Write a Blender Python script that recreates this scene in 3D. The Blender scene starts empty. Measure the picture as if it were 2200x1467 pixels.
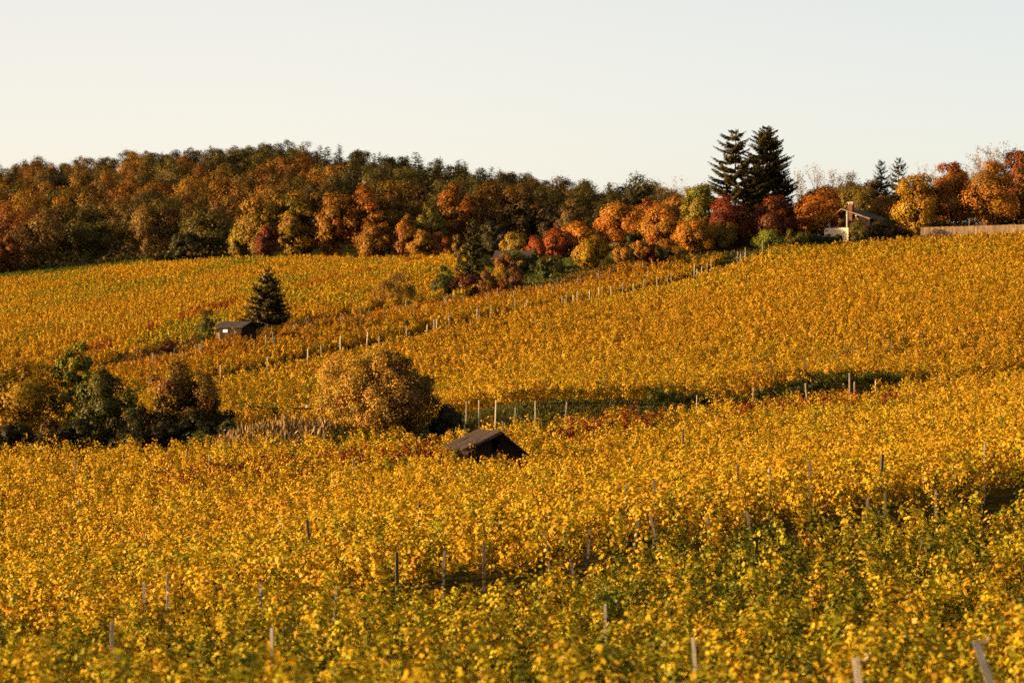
import bpy, math, random
import numpy as np
from mathutils import Vector

R = np.random.default_rng(7)
random.seed(7)
SC = bpy.context.scene
COL = SC.collection
F = 6300.0            # focal length in photo pixels
CX, CY = 1100.0, 733.0

# ------------------------------------------------------------------ tagging
def tag(o, label=None, cat=None, group=None, kind=None):
    if label: o['label'] = label
    if cat: o['category'] = cat
    if group: o['group'] = group
    if kind: o['kind'] = kind
    return o

def empty(name, loc, rz=0.0):
    o = bpy.data.objects.new(name, None)
    COL.objects.link(o)
    o.empty_display_size = 0.3
    o.location = loc
    o.rotation_euler = (0, 0, rz)
    return o

def link(name, me, parent=None, mat=None, color=None):
    o = bpy.data.objects.new(name, me)
    COL.objects.link(o)
    if parent: o.parent = parent
    if mat and not me.materials: me.materials.append(mat)
    if color: o.color = (*color, 1)
    return o

# ------------------------------------------------------------------ terrain
# each column: photo x, then (distance, photo y of the ground / vine canopy, height of canopy)
V = 1.85
TAB = {
 -500: [(20,1700,V),(37,1475,V),(65,1335,V),(78,1305,V),(130,1130,V),(150,1050,V),(165,1000,V),(180,945,0),(200,930,0),(250,800,V),(300,745,V),(430,665,V),(560,625,V),(620,640,0),(800,560,0),(1000,470,0)],
 0:    [(20,1700,V),(37,1472,V),(66,1303,V),(72,1280,V),(130,1090,V),(150,1005,V),(165,958,V),(180,948,0),(200,925,0),(250,795,V),(300,722,V),(430,638,V),(560,595,V),(620,606,0),(800,520,0),(1000,415,0)],
 300:  [(20,1700,V),(37,1470,V),(69,1273,V),(76,1240,V),(130,1070,V),(150,994,V),(165,945,V),(180,943,0),(200,920,0),(250,790,V),(300,702,V),(430,614,V),(560,563,V),(620,578,0),(800,486,0),(1000,386,0)],
 600:  [(20,1700,V),(37,1467,V),(72,1246,V),(79,1203,V),(130,1050,V),(150,982,V),(165,930,V),(180,930,0),(200,893,V),(250,785,V),(300,688,V),(430,596,V),(560,547,V),(620,550,0),(800,466,0),(1000,371,0)],
 850:  [(20,1700,V),(37,1467,V),(75,1218,V),(82,1158,V),(130,1036,V),(150,974,V),(165,928,V),(178,935,0),(200,880,V),(250,778,V),(325,655,V),(430,582,V),(560,548,V),(620,548,0),(800,472,0),(1000,388,0)],
 1100: [(20,1700,V),(37,1467,V),(78,1190,V),(85,1126,V),(130,1022,V),(150,967,V),(163,927,V),(172,893,V),(176,955,0),(183,890,0),(200,825,V),(250,760,V),(317,655,V),(402,584,V),(430,572,0),(560,552,0),(620,550,0),(800,495,0),(1000,432,0)],
 1400: [(20,1695,V),(37,1462,V),(82,1138,V),(89.5,1068,V),(130,1002,V),(150,950,V),(169,890,V),(177,878,V),(180,940,0),(187,880,0),(200,815,V),(220,782,V),(260,722,V),(330,640,V),(405,560,V),(430,545,0),(560,530,0),(620,530,0),(800,515,0),(1000,487,0)],
 1700: [(20,1690,V),(37,1455,V),(86,1092,V),(94,1022,V),(130,976,V),(150,925,V),(176,872,V),(190,846,V),(194,902,0),(201,842,0),(215,780,V),(260,700,V),(330,612,V),(420,521,V),(440,515,0),(560,512,0),(620,512,0),(800,508,0),(1000,505,0)],
 2200: [(20,1682,V),(37,1442,V),(94.5,1024,V),(103,960,V),(130,917,V),(150,880,V),(186,815,V),(206,788,V),(214,774,V),(240,705,V),(270,655,V),(330,578,V),(424,490,V),(445,489,0),(560,500,0),(620,502,0),(800,508,0),(1000,512,0)],
 2700: [(20,1675,V),(37,1430,V),(105,948,V),(114,898,V),(150,830,V),(195,730,V),(210,715,V),(270,628,V),(330,556,V),(424,478,V),(445,477,0),(560,492,0),(620,498,0),(800,508,0),(1000,515,0)],
}
def pchip(xs, ys, x):
    xs = np.asarray(xs, float); ys = np.asarray(ys, float)
    h = np.diff(xs); dl = np.diff(ys) / h
    m = np.zeros_like(ys)
    m[0], m[-1] = dl[0], dl[-1]
    m[1:-1] = (h[1:] * dl[:-1] + h[:-1] * dl[1:]) / (h[1:] + h[:-1])
    k = np.clip(np.searchsorted(xs, x) - 1, 0, len(xs) - 2)
    xc = np.clip(x, xs[0], xs[-1])
    t = (xc - xs[k]) / h[k]
    t2, t3 = t * t, t * t * t
    return ((2*t3 - 3*t2 + 1) * ys[k] + (t3 - 2*t2 + t) * h[k] * m[k]
            + (-2*t3 + 3*t2) * ys[k+1] + (t3 - t2) * h[k] * m[k+1])
COLS = []
for px, rows in TAB.items():
    ds = [-120, -40, 0] + [r[0] for r in rows] + [1250, 1700, 2600, 6000]
    zs = [3.0, 0.5, -1.75] + [(CY - r[1]) / F * r[0] - r[2] for r in rows]
    ztop = zs[-1]
    zs += [ztop - 6, ztop - 45, ztop - 95, ztop - 160]
    COLS.append(((px - CX) / F, ds, zs))
CU = np.array([c[0] for c in COLS])

def terrain(X, Y):
    X = np.atleast_1d(np.asarray(X, float)); Y = np.atleast_1d(np.asarray(Y, float))
    u = np.clip(X / np.maximum(Y, 25.0), CU[0], CU[-1])
    zc = np.stack([pchip(c[1], c[2], Y) for c in COLS])
    k = np.clip(np.searchsorted(CU, u) - 1, 0, len(CU) - 2)
    n = len(CU)
    i = np.arange(len(u))
    x0, x1 = CU[k], CU[k+1]
    t = (u - x0) / (x1 - x0)
    z0, z1 = zc[k, i], zc[k+1, i]
    km, kp = np.maximum(k-1, 0), np.minimum(k+2, n-1)
    m0 = (z1 - zc[km, i]) / np.maximum(CU[k+1] - CU[km], 1e-6) * (x1 - x0)
    m1 = (zc[kp, i] - z0) / np.maximum(CU[kp] - CU[k], 1e-6) * (x1 - x0)
    t2, t3 = t*t, t*t*t
    z = (2*t3-3*t2+1)*z0 + (t3-2*t2+t)*m0 + (-2*t3+3*t2)*z1 + (t3-t2)*m1
    return z

def tz(x, y): return float(terrain(x, y)[0])
def X_of(px, d): return (px - CX) / F * d
def Z_of(py, d): return (CY - py) / F * d
def ground(px, d):
    x = X_of(px, d)
    return Vector((x, d, tz(x, d)))
def find_d(px, py, h, d0, d1):
    """distance at which something h above the ground shows at photo height py"""
    d = np.linspace(d0, d1, 600)
    z = terrain(X_of(px, d), d) + h
    y = CY - z / d * F
    s = np.where((y[:-1] - py) * (y[1:] - py) <= 0)[0]
    return float(d[s[0]]) if len(s) else float(d[np.argmin(abs(y - py))])

def vnoise(x, y, scale, seed):
    g = np.random.default_rng(seed).random((64, 64))
    x = np.asarray(x) / scale + 31.7; y = np.asarray(y) / scale + 17.3
    xi = np.floor(x).astype(int); yi = np.floor(y).astype(int)
    fx = x - xi; fy = y - yi
    fx = fx*fx*(3-2*fx); fy = fy*fy*(3-2*fy)
    a = g[xi % 64, yi % 64]; b = g[(xi+1) % 64, yi % 64]
    c = g[xi % 64, (yi+1) % 64]; e = g[(xi+1) % 64, (yi+1) % 64]
    return (a*(1-fx)+b*fx)*(1-fy) + (c*(1-fx)+e*fx)*fy

# ------------------------------------------------------------------ materials
def mat(name):
    m = bpy.data.materials.new(name); m.use_nodes = True
    nt = m.node_tree; nt.nodes.clear()
    out = nt.nodes.new('ShaderNodeOutputMaterial')
    return m, nt, out
def N(nt, t, **kw):
    n = nt.nodes.new(t)
    for k, v in kw.items(): setattr(n, k, v)
    return n

ALB = 0.66
def leaf_material(name, transl, gloss):
    m, nt, out = mat(name); L = nt.links.new
    at = N(nt, 'ShaderNodeAttribute', attribute_name='col')
    oi = N(nt, 'ShaderNodeObjectInfo')
    mul = N(nt, 'ShaderNodeMix', data_type='RGBA', blend_type='MULTIPLY')
    mul.inputs[0].default_value = 1.0
    L(at.outputs['Color'], mul.inputs[6]); L(oi.outputs['Color'], mul.inputs[7])
    al = N(nt, 'ShaderNodeMix', data_type='RGBA', blend_type='MULTIPLY')
    al.inputs[0].default_value = 1.0; al.inputs[7].default_value = (ALB, ALB, ALB, 1)
    L(mul.outputs[2], al.inputs[6])
    c = al.outputs[2]
    d = N(nt, 'ShaderNodeBsdfDiffuse'); L(c, d.inputs[0])
    t = N(nt, 'ShaderNodeBsdfTranslucent'); L(c, t.inputs[0])
    mx = N(nt, 'ShaderNodeMixShader'); mx.inputs[0].default_value = transl
    L(d.outputs[0], mx.inputs[1]); L(t.outputs[0], mx.inputs[2])
    g = N(nt, 'ShaderNodeBsdfGlossy'); g.inputs['Roughness'].default_value = 0.45
    m2 = N(nt, 'ShaderNodeMixShader'); m2.inputs[0].default_value = gloss
    L(mx.outputs[0], m2.inputs[1]); L(g.outputs[0], m2.inputs[2])
    L(m2.outputs[0], out.inputs[0])
    return m

def noisy(name, c1, c2, scale=4.0, rough=0.85, stretch=(1, 1, 1), bump=0.3, metallic=0.0):
    m, nt, out = mat(name); L = nt.links.new
    tc = N(nt, 'ShaderNodeTexCoord'); mp = N(nt, 'ShaderNodeMapping')
    mp.inputs['Scale'].default_value = stretch
    L(tc.outputs['Object'], mp.inputs[0])
    no = N(nt, 'ShaderNodeTexNoise'); no.inputs['Scale'].default_value = scale
    no.inputs['Detail'].default_value = 5
    L(mp.outputs[0], no.inputs['Vector'])
    rp = N(nt, 'ShaderNodeValToRGB')
    rp.color_ramp.elements[0].position = 0.3; rp.color_ramp.elements[1].position = 0.72
    rp.color_ramp.elements[0].color = (*[v*ALB for v in c1], 1); rp.color_ramp.elements[1].color = (*[v*ALB for v in c2], 1)
    L(no.outputs[0], rp.inputs[0])
    b = N(nt, 'ShaderNodeBsdfPrincipled')
    b.inputs['Roughness'].default_value = rough
    b.inputs['Metallic'].default_value = metallic
    b.inputs['Specular IOR Level'].default_value = 0.5 if rough < 0.6 else 0.08
    L(rp.outputs[0], b.inputs['Base Color'])
    bp = N(nt, 'ShaderNodeBump'); bp.inputs['Strength'].default_value = bump
    bp.inputs['Distance'].default_value = 0.03
    L(no.outputs[0], bp.inputs['Height']); L(bp.outputs[0], b.inputs['Normal'])
    L(b.outputs[0], out.inputs[0])
    return m

M_leaf = leaf_material('vine_leaf', 0.21, 0.008)
M_tree = leaf_material('tree_leaf', 0.25, 0.008)
M_needle = leaf_material('needle', 0.08, 0.01)
M_bark = noisy('bark', (0.035, 0.024, 0.016), (0.10, 0.07, 0.045), 3.0, 0.9, (4, 4, 1))
M_palebark = noisy('pale_bark', (0.07, 0.05, 0.032), (0.15, 0.11, 0.07), 3.0, 0.9, (4, 4, 1))
M_oldwood = noisy('old_wood', (0.010, 0.006, 0.004), (0.034, 0.021, 0.013), 2.2, 0.9, (9, 9, 0.6))
M_roofwood = noisy('weathered_roof', (0.030, 0.021, 0.015), (0.078, 0.054, 0.039), 2.4, 0.85, (2, 10, 2))
M_darkroof = noisy('dark_roof', (0.025, 0.022, 0.022), (0.06, 0.05, 0.048), 3.0, 0.8)
M_cream = noisy('cream_plaster', (0.50, 0.42, 0.29), (0.66, 0.57, 0.41), 1.5, 0.9)
M_white = noisy('white_paint', (0.62, 0.60, 0.55), (0.78, 0.76, 0.70), 2.0, 0.7)
M_glass = noisy('window_glass', (0.02, 0.022, 0.026), (0.05, 0.052, 0.058), 1.0, 0.15)
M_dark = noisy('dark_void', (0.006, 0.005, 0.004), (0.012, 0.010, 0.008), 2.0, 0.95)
M_brick = noisy('brick', (0.09, 0.036, 0.026), (0.16, 0.07, 0.05), 6.0, 0.9, (1, 1, 3))
M_metal = noisy('grey_metal', (0.20, 0.20, 0.20), (0.34, 0.33, 0.32), 5.0, 0.5, (1, 1, 1), 0.1, 0.6)
M_postw = noisy('post_wood', (0.26, 0.22, 0.17), (0.48, 0.42, 0.34), 5.0, 0.85, (6, 6, 1))
M_fence = noisy('fence_board', (0.10, 0.068, 0.046), (0.27, 0.19, 0.13), 1.6, 0.85, (2.2, 2.2, 0.3))
M_redwall = noisy('red_brown_wall', (0.17, 0.07, 0.04), (0.25, 0.11, 0.06), 2.0, 0.9)

def ground_material():
    m, nt, out = mat('vineyard_soil_and_grass'); L = nt.links.new
    tc = N(nt, 'ShaderNodeTexCoord')
    n1 = N(nt, 'ShaderNodeTexNoise'); n1.inputs['Scale'].default_value = 0.08; n1.inputs['Detail'].default_value = 6
    n2 = N(nt, 'ShaderNodeTexNoise'); n2.inputs['Scale'].default_value = 2.2; n2.inputs['Detail'].default_value = 6
    L(tc.outputs['Object'], n1.inputs['Vector']); L(tc.outputs['Object'], n2.inputs['Vector'])
    r1 = N(nt, 'ShaderNodeValToRGB')
    e = r1.color_ramp.elements
    e[0].position = 0.35; e[0].color = (0.014, 0.017, 0.004, 1)
    e[1].position = 0.65; e[1].color = (0.045, 0.031, 0.010, 1)
    L(n2.outputs[0], r1.inputs[0])
    r2 = N(nt, 'ShaderNodeValToRGB')
    e = r2.color_ramp.elements
    e[0].position = 0.4; e[0].color = (0.6, 0.75, 0.6, 1)
    e[1].position = 0.62; e[1].color = (1.1, 0.95, 0.8, 1)
    L(n1.outputs[0], r2.inputs[0])
    mx = N(nt, 'ShaderNodeMix', data_type='RGBA', blend_type='MULTIPLY'); mx.inputs[0].default_value = 1
    L(r1.outputs[0], mx.inputs[6]); L(r2.outputs[0], mx.inputs[7])
    b = N(nt, 'ShaderNodeBsdfPrincipled'); b.inputs['Roughness'].default_value = 1.0; b.inputs['Specular IOR Level'].default_value = 0.0
    L(mx.outputs[2], b.inputs['Base Color'])
    bp = N(nt, 'ShaderNodeBump'); bp.inputs['Distance'].default_value = 0.1
    L(n2.outputs[0], bp.inputs['Height']); L(bp.outputs[0], b.inputs['Normal'])
    L(b.outputs[0], out.inputs[0])
    return m

# ------------------------------------------------------------------ mesh builders
def mesh_np(name, verts, faces_n, loops, cols=None, mat_=None):
    """verts (V,3); faces_n corners per face (constant); loops flat; cols (Nf,3) face colours"""
    nf = len(loops) // faces_n
    me = bpy.data.meshes.new(name)
    me.vertices.add(len(verts))
    me.vertices.foreach_set('co', np.ascontiguousarray(verts, np.float32).ravel())
    me.loops.add(len(loops))
    me.loops.foreach_set('vertex_index', np.ascontiguousarray(loops, np.int32))
    me.polygons.add(nf)
    me.polygons.foreach_set('loop_start', np.arange(0, nf*faces_n, faces_n, dtype=np.int32))
    if cols is not None:
        a = me.attributes.new('col', 'FLOAT_COLOR', 'FACE')
        c4 = np.ones((nf, 4), np.float32); c4[:, :3] = cols
        a.data.foreach_set('color', c4.ravel())
    me.update(calc_edges=True)
    if mat_: me.materials.append(mat_)
    return me

def unit(v): return v / np.maximum(np.linalg.norm(v, axis=1, keepdims=True), 1e-9)

def leaf_quads(c, n, s, asp=0.78, t=None, rng=R):
    """kite-shaped leaves: centres c, normals n, half-lengths s"""
    n = unit(n)
    if t is None: t = rng.normal(size=c.shape)
    t = unit(t - n * np.sum(t*n, 1, keepdims=True))
    b = np.cross(n, t)
    s = s[:, None] if np.ndim(s) else np.full((len(c), 1), s)
    asp = asp[:, None] if np.ndim(asp) else asp
    v = np.empty((len(c), 4, 3))
    v[:, 0] = c + t*s
    v[:, 1] = c + b*s*asp + t*s*0.1 + n*s*0.15
    v[:, 2] = c - t*s*0.85
    v[:, 3] = c - b*s*asp + t*s*0.1 + n*s*0.15
    return v.reshape(-1, 3)

class MB:
    """collects boxes, prisms and tubes into one mesh"""
    def __init__(self): self.v = []; self.f = []
    def poly(self, vs, fs):
        o = len(self.v)
        self.v += [tuple(p) for p in vs]
        self.f += [tuple(o+i for i in f) for f in fs]
        return self
    def box(self, x0, x1, y0, y1, z0, z1):
        vs = [(x, y, z) for z in (z0, z1) for y in (y0, y1) for x in (x0, x1)]
        return self.poly(vs, [(0,2,3,1),(4,5,7,6),(0,1,5,4),(2,6,7,3),(0,4,6,2),(1,3,7,5)])
    def prism(self, pts, y0, y1):
        """polygon in x,z (counter-clockwise seen from -y) extruded along y"""
        k = len(pts)
        vs = [(p[0], y0, p[1]) for p in pts] + [(p[0], y1, p[1]) for p in pts]
        fs = [tuple(range(k)), tuple(range(2*k-1, k-1, -1))]
        fs += [(i, i+k, (i+1) % k + k, (i+1) % k) for i in range(k)]
        return self.poly(vs, fs)
    def tube(self, pts, rad, k=6):
        pts = [Vector(p) for p in pts]
        rings = []
        for i, p in enumerate(pts):
            d = (pts[min(i+1, len(pts)-1)] - pts[max(i-1, 0)]).normalized()
            a = d.orthogonal().normalized(); b = d.cross(a)
            r = rad[i]
            rings.append([p + a*math.cos(2*math.pi*j/k)*r + b*math.sin(2*math.pi*j/k)*r for j in range(k)])
        vs = [q for ring in rings for q in ring]
        fs = [(i*k+j, i*k+(j+1) % k, (i+1)*k+(j+1) % k, (i+1)*k+j) for i in range(len(pts)-1) for j in range(k)]
        fs.append(tuple(range(k-1, -1, -1))); fs.append(tuple((len(pts)-1)*k+j for j in range(k)))
        return self.poly(vs, fs)
    def mesh(self, name, m):
        me = bpy.data.meshes.new(name)
        me.from_pydata(self.v, [], self.f)
        me.update()
        me.materials.append(m)
        return me
    def build(self, name, m, parent=None):
        return link(name, self.mesh(name, m), parent)

# ------------------------------------------------------------------ ground sheet
def build_ground():
    us = np.concatenate([np.linspace(-2.2, -0.27, 30)[:-1], np.linspace(-0.27, 0.27, 190), np.linspace(0.27, 2.2, 30)[1:]])
    ys = np.concatenate([np.linspace(-110, 20, 20)[:-1], np.geomspace(20, 6000, 420)])
    Ug, Yg = np.meshgrid(us, ys)
    Xg = Ug * np.maximum(Yg, 60)
    Z = terrain(Xg.ravel(), Yg.ravel())
    P = np.stack([Xg.ravel(), Yg.ravel(), Z], 1)
    nx, ny = len(us), len(ys)
    i, j = np.meshgrid(np.arange(nx-1), np.arange(ny-1))
    a = (j*nx + i).ravel()
    loops = np.stack([a, a+1, a+1+nx, a+nx], 1).ravel()
    me = mesh_np('ground', P, 4, loops, None, ground_material())
    for p in (me.polygons,): p.foreach_set('use_smooth', np.ones(len(me.polygons), bool))
    o = link('ground', me)
    tag(o, 'grassy vineyard hillside rising from the near slope to the wooded hill', 'ground', kind='structure')
build_ground()

# ------------------------------------------------------------------ vines
PAL = {
 'yellow': (0.49, 0.312, 0.013), 'gold': (0.46, 0.255, 0.011), 'amber': (0.41, 0.180, 0.009),
 'lemon': (0.40, 0.315, 0.013), 'olive': (0.205, 0.185, 0.010), 'green': (0.095, 0.108, 0.010), 'rust': (0.28, 0.090, 0.009),
 'red': (0.24, 0.024, 0.011), 'wine': (0.10, 0.014, 0.009), 'deep': (0.050, 0.052, 0.008), 'brown': (0.17, 0.085, 0.016),
}
PN = list(PAL); PC = np.array([PAL[k] for k in PN])*0.98
def weights(**k):
    w = np.array([k.get(n, 0.0) for n in PN], float)
    return w / w.sum()

def rows_in(origin, ang, spacing, inside, ymax, plant=1.1, seed=0):
    """plant positions on parallel rows; inside(X,Y) bool"""
    rng = np.random.default_rng(seed)
    d = np.array([math.cos(ang), math.sin(ang)]); nrm = np.array([-d[1], d[0]])
    ext = 620
    k = np.arange(-int(ext/spacing), int(ext/spacing))
    t = np.arange(-ext, ext, plant)
    K, T = np.meshgrid(k, t, indexing='ij')
    P = np.array(origin) + K[..., None]*spacing*nrm + T[..., None]*d
    P = P.reshape(-1, 2); K = K.ravel()
    ok = (P[:, 1] > 24) & (P[:, 1] < ymax) & (np.abs(P[:, 0]) < 0.185*P[:, 1] + 6)
    P, K = P[ok], K[ok]
    ok = inside(P[:, 0], P[:, 1])
    P, K = P[ok], K[ok]
    P = P + rng.normal(0, 0.10, P.shape)
    return P, K, d, nrm

def vines(name, P, d, nrm, w, wplant, seed, hmul=1.0, label='', lean=0.27, hvar=.75, wid=1.0):
    """shoots and leaves of one planting; w / wplant(X,Y,n)-> (n,9) colour weights per plant"""
    rng = np.random.default_rng(seed)
    dist = P[:, 1]
    z = terrain(P[:, 0], P[:, 1])
    vig = vnoise(P[:, 0], P[:, 1], 6.0, seed+1)*0.6 + vnoise(P[:, 0], P[:, 1], 2.3, seed+2)*0.4
    Vs, Cs = [], []
    W = wplant(P, rng) if wplant else np.tile(w, (len(P), 1))
    W = W * np.exp(rng.normal(0, 0.40, W.shape))
    W /= W.sum(1, keepdims=True)
    CW = np.cumsum(W, 1)
    bands = [(0, 70, 680, 0.052), (70, 110, 430, 0.060), (110, 165, 380, 0.060), (165, 240, 330, 0.064), (240, 340, 250, 0.078), (340, 460, 160, 0.100), (460, 700, 100, 0.128)]
    for d0, d1, nl, size in bands:
        idx = np.where((dist >= d0) & (dist < d1))[0]
        if not len(idx): continue
        ns = 8 if d1 <= 240 else 6           # shoots per plant
        per = nl // ns
        n = len(idx)
        h = (1.74 + hvar*(vig[idx] - 0.5) + rng.normal(0, 0.13, n)) * hmul
        h[rng.random(n) < 0.07] *= 0.6          # gaps
        # shoots
        sa = rng.uniform(-0.60, 0.60, (n, ns)); sx = rng.normal(0, 0.10*wid, (n, ns))
        lean_c = rng.normal(0, lean, (n, ns)); lean_a = rng.normal(0, 0.28, (n, ns))
        sh = h[:, None]*rng.uniform(0.68, 1.10, (n, ns))
        tall = rng.random((n, ns)) < 0.07
        sh[tall] *= 1.18
        t = rng.beta(1.35, 0.9, (n, ns, per))     # position along the shoot, more at the top
        arch = t**1.7
        oa = rng.normal(0, 0.105, t.shape); oc = rng.normal(0, 0.10*wid, t.shape); oz = rng.normal(0, 0.06, t.shape)
        ca = sa[..., None] + lean_a[..., None]*arch + oa
        cc = sx[..., None] + lean_c[..., None]*arch + oc
        zz = 0.45 + (sh[..., None]-0.45)*t - 0.32*np.abs(lean_c[..., None])*arch + oz
        base = np.stack([P[idx, 0], P[idx, 1], z[idx]], 1)
        d3 = np.array([d[0], d[1], 0]); n3 = np.array([nrm[0], nrm[1], 0])
        c = base[:, None, None, :] + ca[..., None]*d3 + cc[..., None]*n3 + zz[..., None]*np.array([0, 0, 1.0])
        hz = (zz - 0.62*h[:, None, None])/0.55
        pn = np.stack([ca*0.9, cc*2.2, hz], -1)
        pn /= np.linalg.norm(pn, axis=-1, keepdims=True) + 1e-6
        sn = np.stack([oa/0.105, oc/(0.10*wid), oz/0.07], -1)
        sn /= np.linalg.norm(sn, axis=-1, keepdims=True) + 1e-6
        mixn = pn*0.75 + sn*0.55 + rng.normal(0, 0.20, c.shape)
        nn = mixn[..., :1]*d3 + mixn[..., 1:2]*n3 + (mixn[..., 2:] + 0.15)*np.array([0, 0, 1.0])
        c = c.reshape(-1, 3); nn = nn.reshape(-1, 3)
        sz = size*rng.uniform(0.65, 1.3, len(c))
        Vs.append(leaf_quads(c, nn, sz, 0.85, rng=rng))
        # colours: shoot-level draw with leaf-level changes
        u = rng.random((n, ns, 1)); ul = rng.random((n, ns, per))
        u = np.where(rng.random((n, ns, per)) < 0.80, u, ul)
        ci = (u[..., None] > CW[idx][:, None, None, :]).sum(-1).clip(0, len(PN)-1)
        col = PC[ci]*np.exp(rng.normal(0, 0.07, (n, ns, per, 1)) + rng.normal(0, 0.08, (n, ns, 1, 1)))
        col = col*(1 + rng.normal(0, 0.03, col.shape))
        Cs.append(col.reshape(-1, 3).clip(0.003, 0.8))
    Vv = np.concatenate(Vs); Cc = np.concatenate(Cs)
    me = mesh_np(name, Vv, 4, np.arange(len(Vv)), Cc, M_leaf)
    o = link(name, me)
    tag(o, label, 'vines', kind='stuff')
    print('vines', name, len(Cc))
    return o

# lines dividing the blocks (world XY)
B_off = lambda X, Y: Y - X - 79.0                                    # headland below the middle block
D_off = lambda X, Y: Y - X                                           # lane behind the red row
E_off = lambda X, Y: X - (-23.8 + 0.356*(Y - 250))                   # lane with pale posts
F_off = lambda X, Y: X - (-36.2 + 0.356*(Y - 265))                   # edge with the hut and spruce
PHOTOX = lambda X, Y: X / Y * F + CX
SHED = (1068, 150.6)
sx_, sy_ = X_of(*SHED), SHED[1]
_c, _s = math.cos(math.radians(20)), math.sin(math.radians(20))
def no_shed(X, Y):
    a = (X - sx_ - .12)*_c + (Y - 150)*_s; b = -(X - sx_ - .12)*_s + (Y - 150)*_c
    return ~((a > -1.75) & (a < 1.5) & (b > -0.55) & (b < 3.2))

def in_near(X, Y): return (B_off(X, Y) < -1.5)
def in_mid(X, Y): return (B_off(X, Y) > 5.0) & (np.where(X > -6, D_off(X, Y), 0) < 172.5) & (Y < 167 + np.clip(X + 12, 0, 100)) & no_shed(X, Y)
def in_hill(X, Y): return (D_off(X, Y) > 181.0) & (E_off(X, Y) > 1.0) & (Y > 186) & (Y < 420 + np.clip((X-36)*0.2, -40, 4.5))
def in_strip(X, Y): return (E_off(X, Y) < -2.6) & (F_off(X, Y) > 2.5) & (Y > 232) & (Y < 413)
def in_left(X, Y):
    px = PHOTOX(X, Y)
    return (F_off(X, Y) < -3.5) & (Y > 228) & (Y < np.where(px < 900, 566, 566 - (px-900)*0.75)) & (px < 1085) & ~((px > 1000) & (Y > 420))
def in_far(X, Y):
    px = PHOTOX(X, Y)
    return (px < 330) & (Y > 568) & (Y < 640)

P, K, d, n_ = rows_in((0, 60), math.radians(57), 2.6, in_near, 110, seed=11)
def w_near(P, rng):
    g = vnoise(P[:, 0], P[:, 1], 5.0, 51)[:, None]
    a = weights(yellow=.30, lemon=.24, gold=.12, amber=.03, olive=.22, green=.07, deep=.02)
    b = weights(yellow=.10, lemon=.20, gold=.04, olive=.34, green=.22, deep=.10)  # darker green patches paint shade in among the truly green leaves
    k = np.clip((g - 0.35)*2.2, 0, 1)
    return a*(1-k) + b*k
vines('near_vines', P, d, n_, None, w_near, 100, 1.03, 'large blurred yellow and green vine leaves filling the near slope', lean=.22, hvar=1.35)

def red_line(X, Y): return np.abs(Y - X - 162)/1.414
P, K, d, n_ = rows_in((-24, 138), math.radians(45), 1.5, lambda X, Y: (red_line(X, Y) < 0.7) & (X > -34) & (X < 27) & no_shed(X, Y), 235, seed=12)
redp = vnoise(P[:, 0], P[:, 1], 5.0, 77) > np.where(P[:, 0] < -4, 0.16, np.where(P[:, 0] < 4, .46, 0.36))
P = P[redp]
vines('red_vine_row', P, d, n_, weights(red=.34, wine=.46, rust=.12, amber=.08), None, 210, 1.16, 'single row of crimson vines crossing behind the wooden shed')
redP = P
P, K, d, n_ = rows_in((-24, 138), math.radians(-8), 2.0, in_mid, 235, seed=18)
nearred = np.array([np.min((redP[:, 0]-a)**2 + (redP[:, 1]-b)**2) < 1.0 if abs(b-a-162) < 4 else False for a, b in P])
P = P[~nearred]
def w_mid(P, rng):
    g = vnoise(P[:, 0], P[:, 1], 14.0, 52)[:, None]
    near = np.clip((125 - P[:, 1])/40, 0, 1)[:, None]
    a = weights(yellow=.34, gold=.50, amber=.11, olive=.05)
    b = weights(yellow=.44, lemon=.14, gold=.20, olive=.18, green=.04)
    k = np.clip((g - 0.4)*1.6 + near*0.5, 0, 1)
    return a*(1-k) + b*k
vines('middle_vines', P, d, n_, None, w_mid, 200, 1.0, 'bright golden vine rows around the dark wooden shed')

P, K, d, n_ = rows_in((0, 200), math.radians(9), 1.95, in_hill, 440, seed=13)
def w_hill(P, rng):
    g = vnoise(P[:, 0], P[:, 1], 18.0, 53)[:, None]
    a = weights(yellow=.08, gold=.58, amber=.32, olive=.02)
    b = weights(yellow=.22, gold=.52, amber=.12, olive=.14)
    k = np.clip((g - 0.4)*2.2, 0, 1)
    return a*(1-k) + b*k
vines('hillside_vines', P, d, n_, None, w_hill, 300, 1.0, 'amber vine rows covering the wide slope below the house and fence', lean=.27, hvar=.5)

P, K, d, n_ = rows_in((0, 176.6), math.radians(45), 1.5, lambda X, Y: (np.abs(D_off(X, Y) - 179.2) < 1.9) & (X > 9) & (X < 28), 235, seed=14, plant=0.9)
vines('lane_shade_row', P, d, n_, weights(deep=.62, green=.26, olive=.08, brown=.04), None, 310, 0.68, 'low row of dark green leaves painting the shade along the lane below the amber slope')  # dark leaf colours stand in for the shaded vine sides facing the lane

P, K, d, n_ = rows_in((-26.2, 250), math.radians(70.4), 2.0, in_strip, 430, seed=15)
def w_strip(P, rng):
    k = np.clip((F_off(P[:, 0], P[:, 1]) - 4)/9, 0, 1)[:, None]
    return weights(gold=.16, amber=.62, rust=.16, brown=.06)*(1-k) + weights(gold=.50, amber=.28, yellow=.08, olive=.12, rust=.02)*k
vines('strip_vines', P, d, n_, None, w_strip, 400, 1.0, 'russet amber vines in the strip between the hut and the post lined lane', lean=.15, wid=.8)

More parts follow.
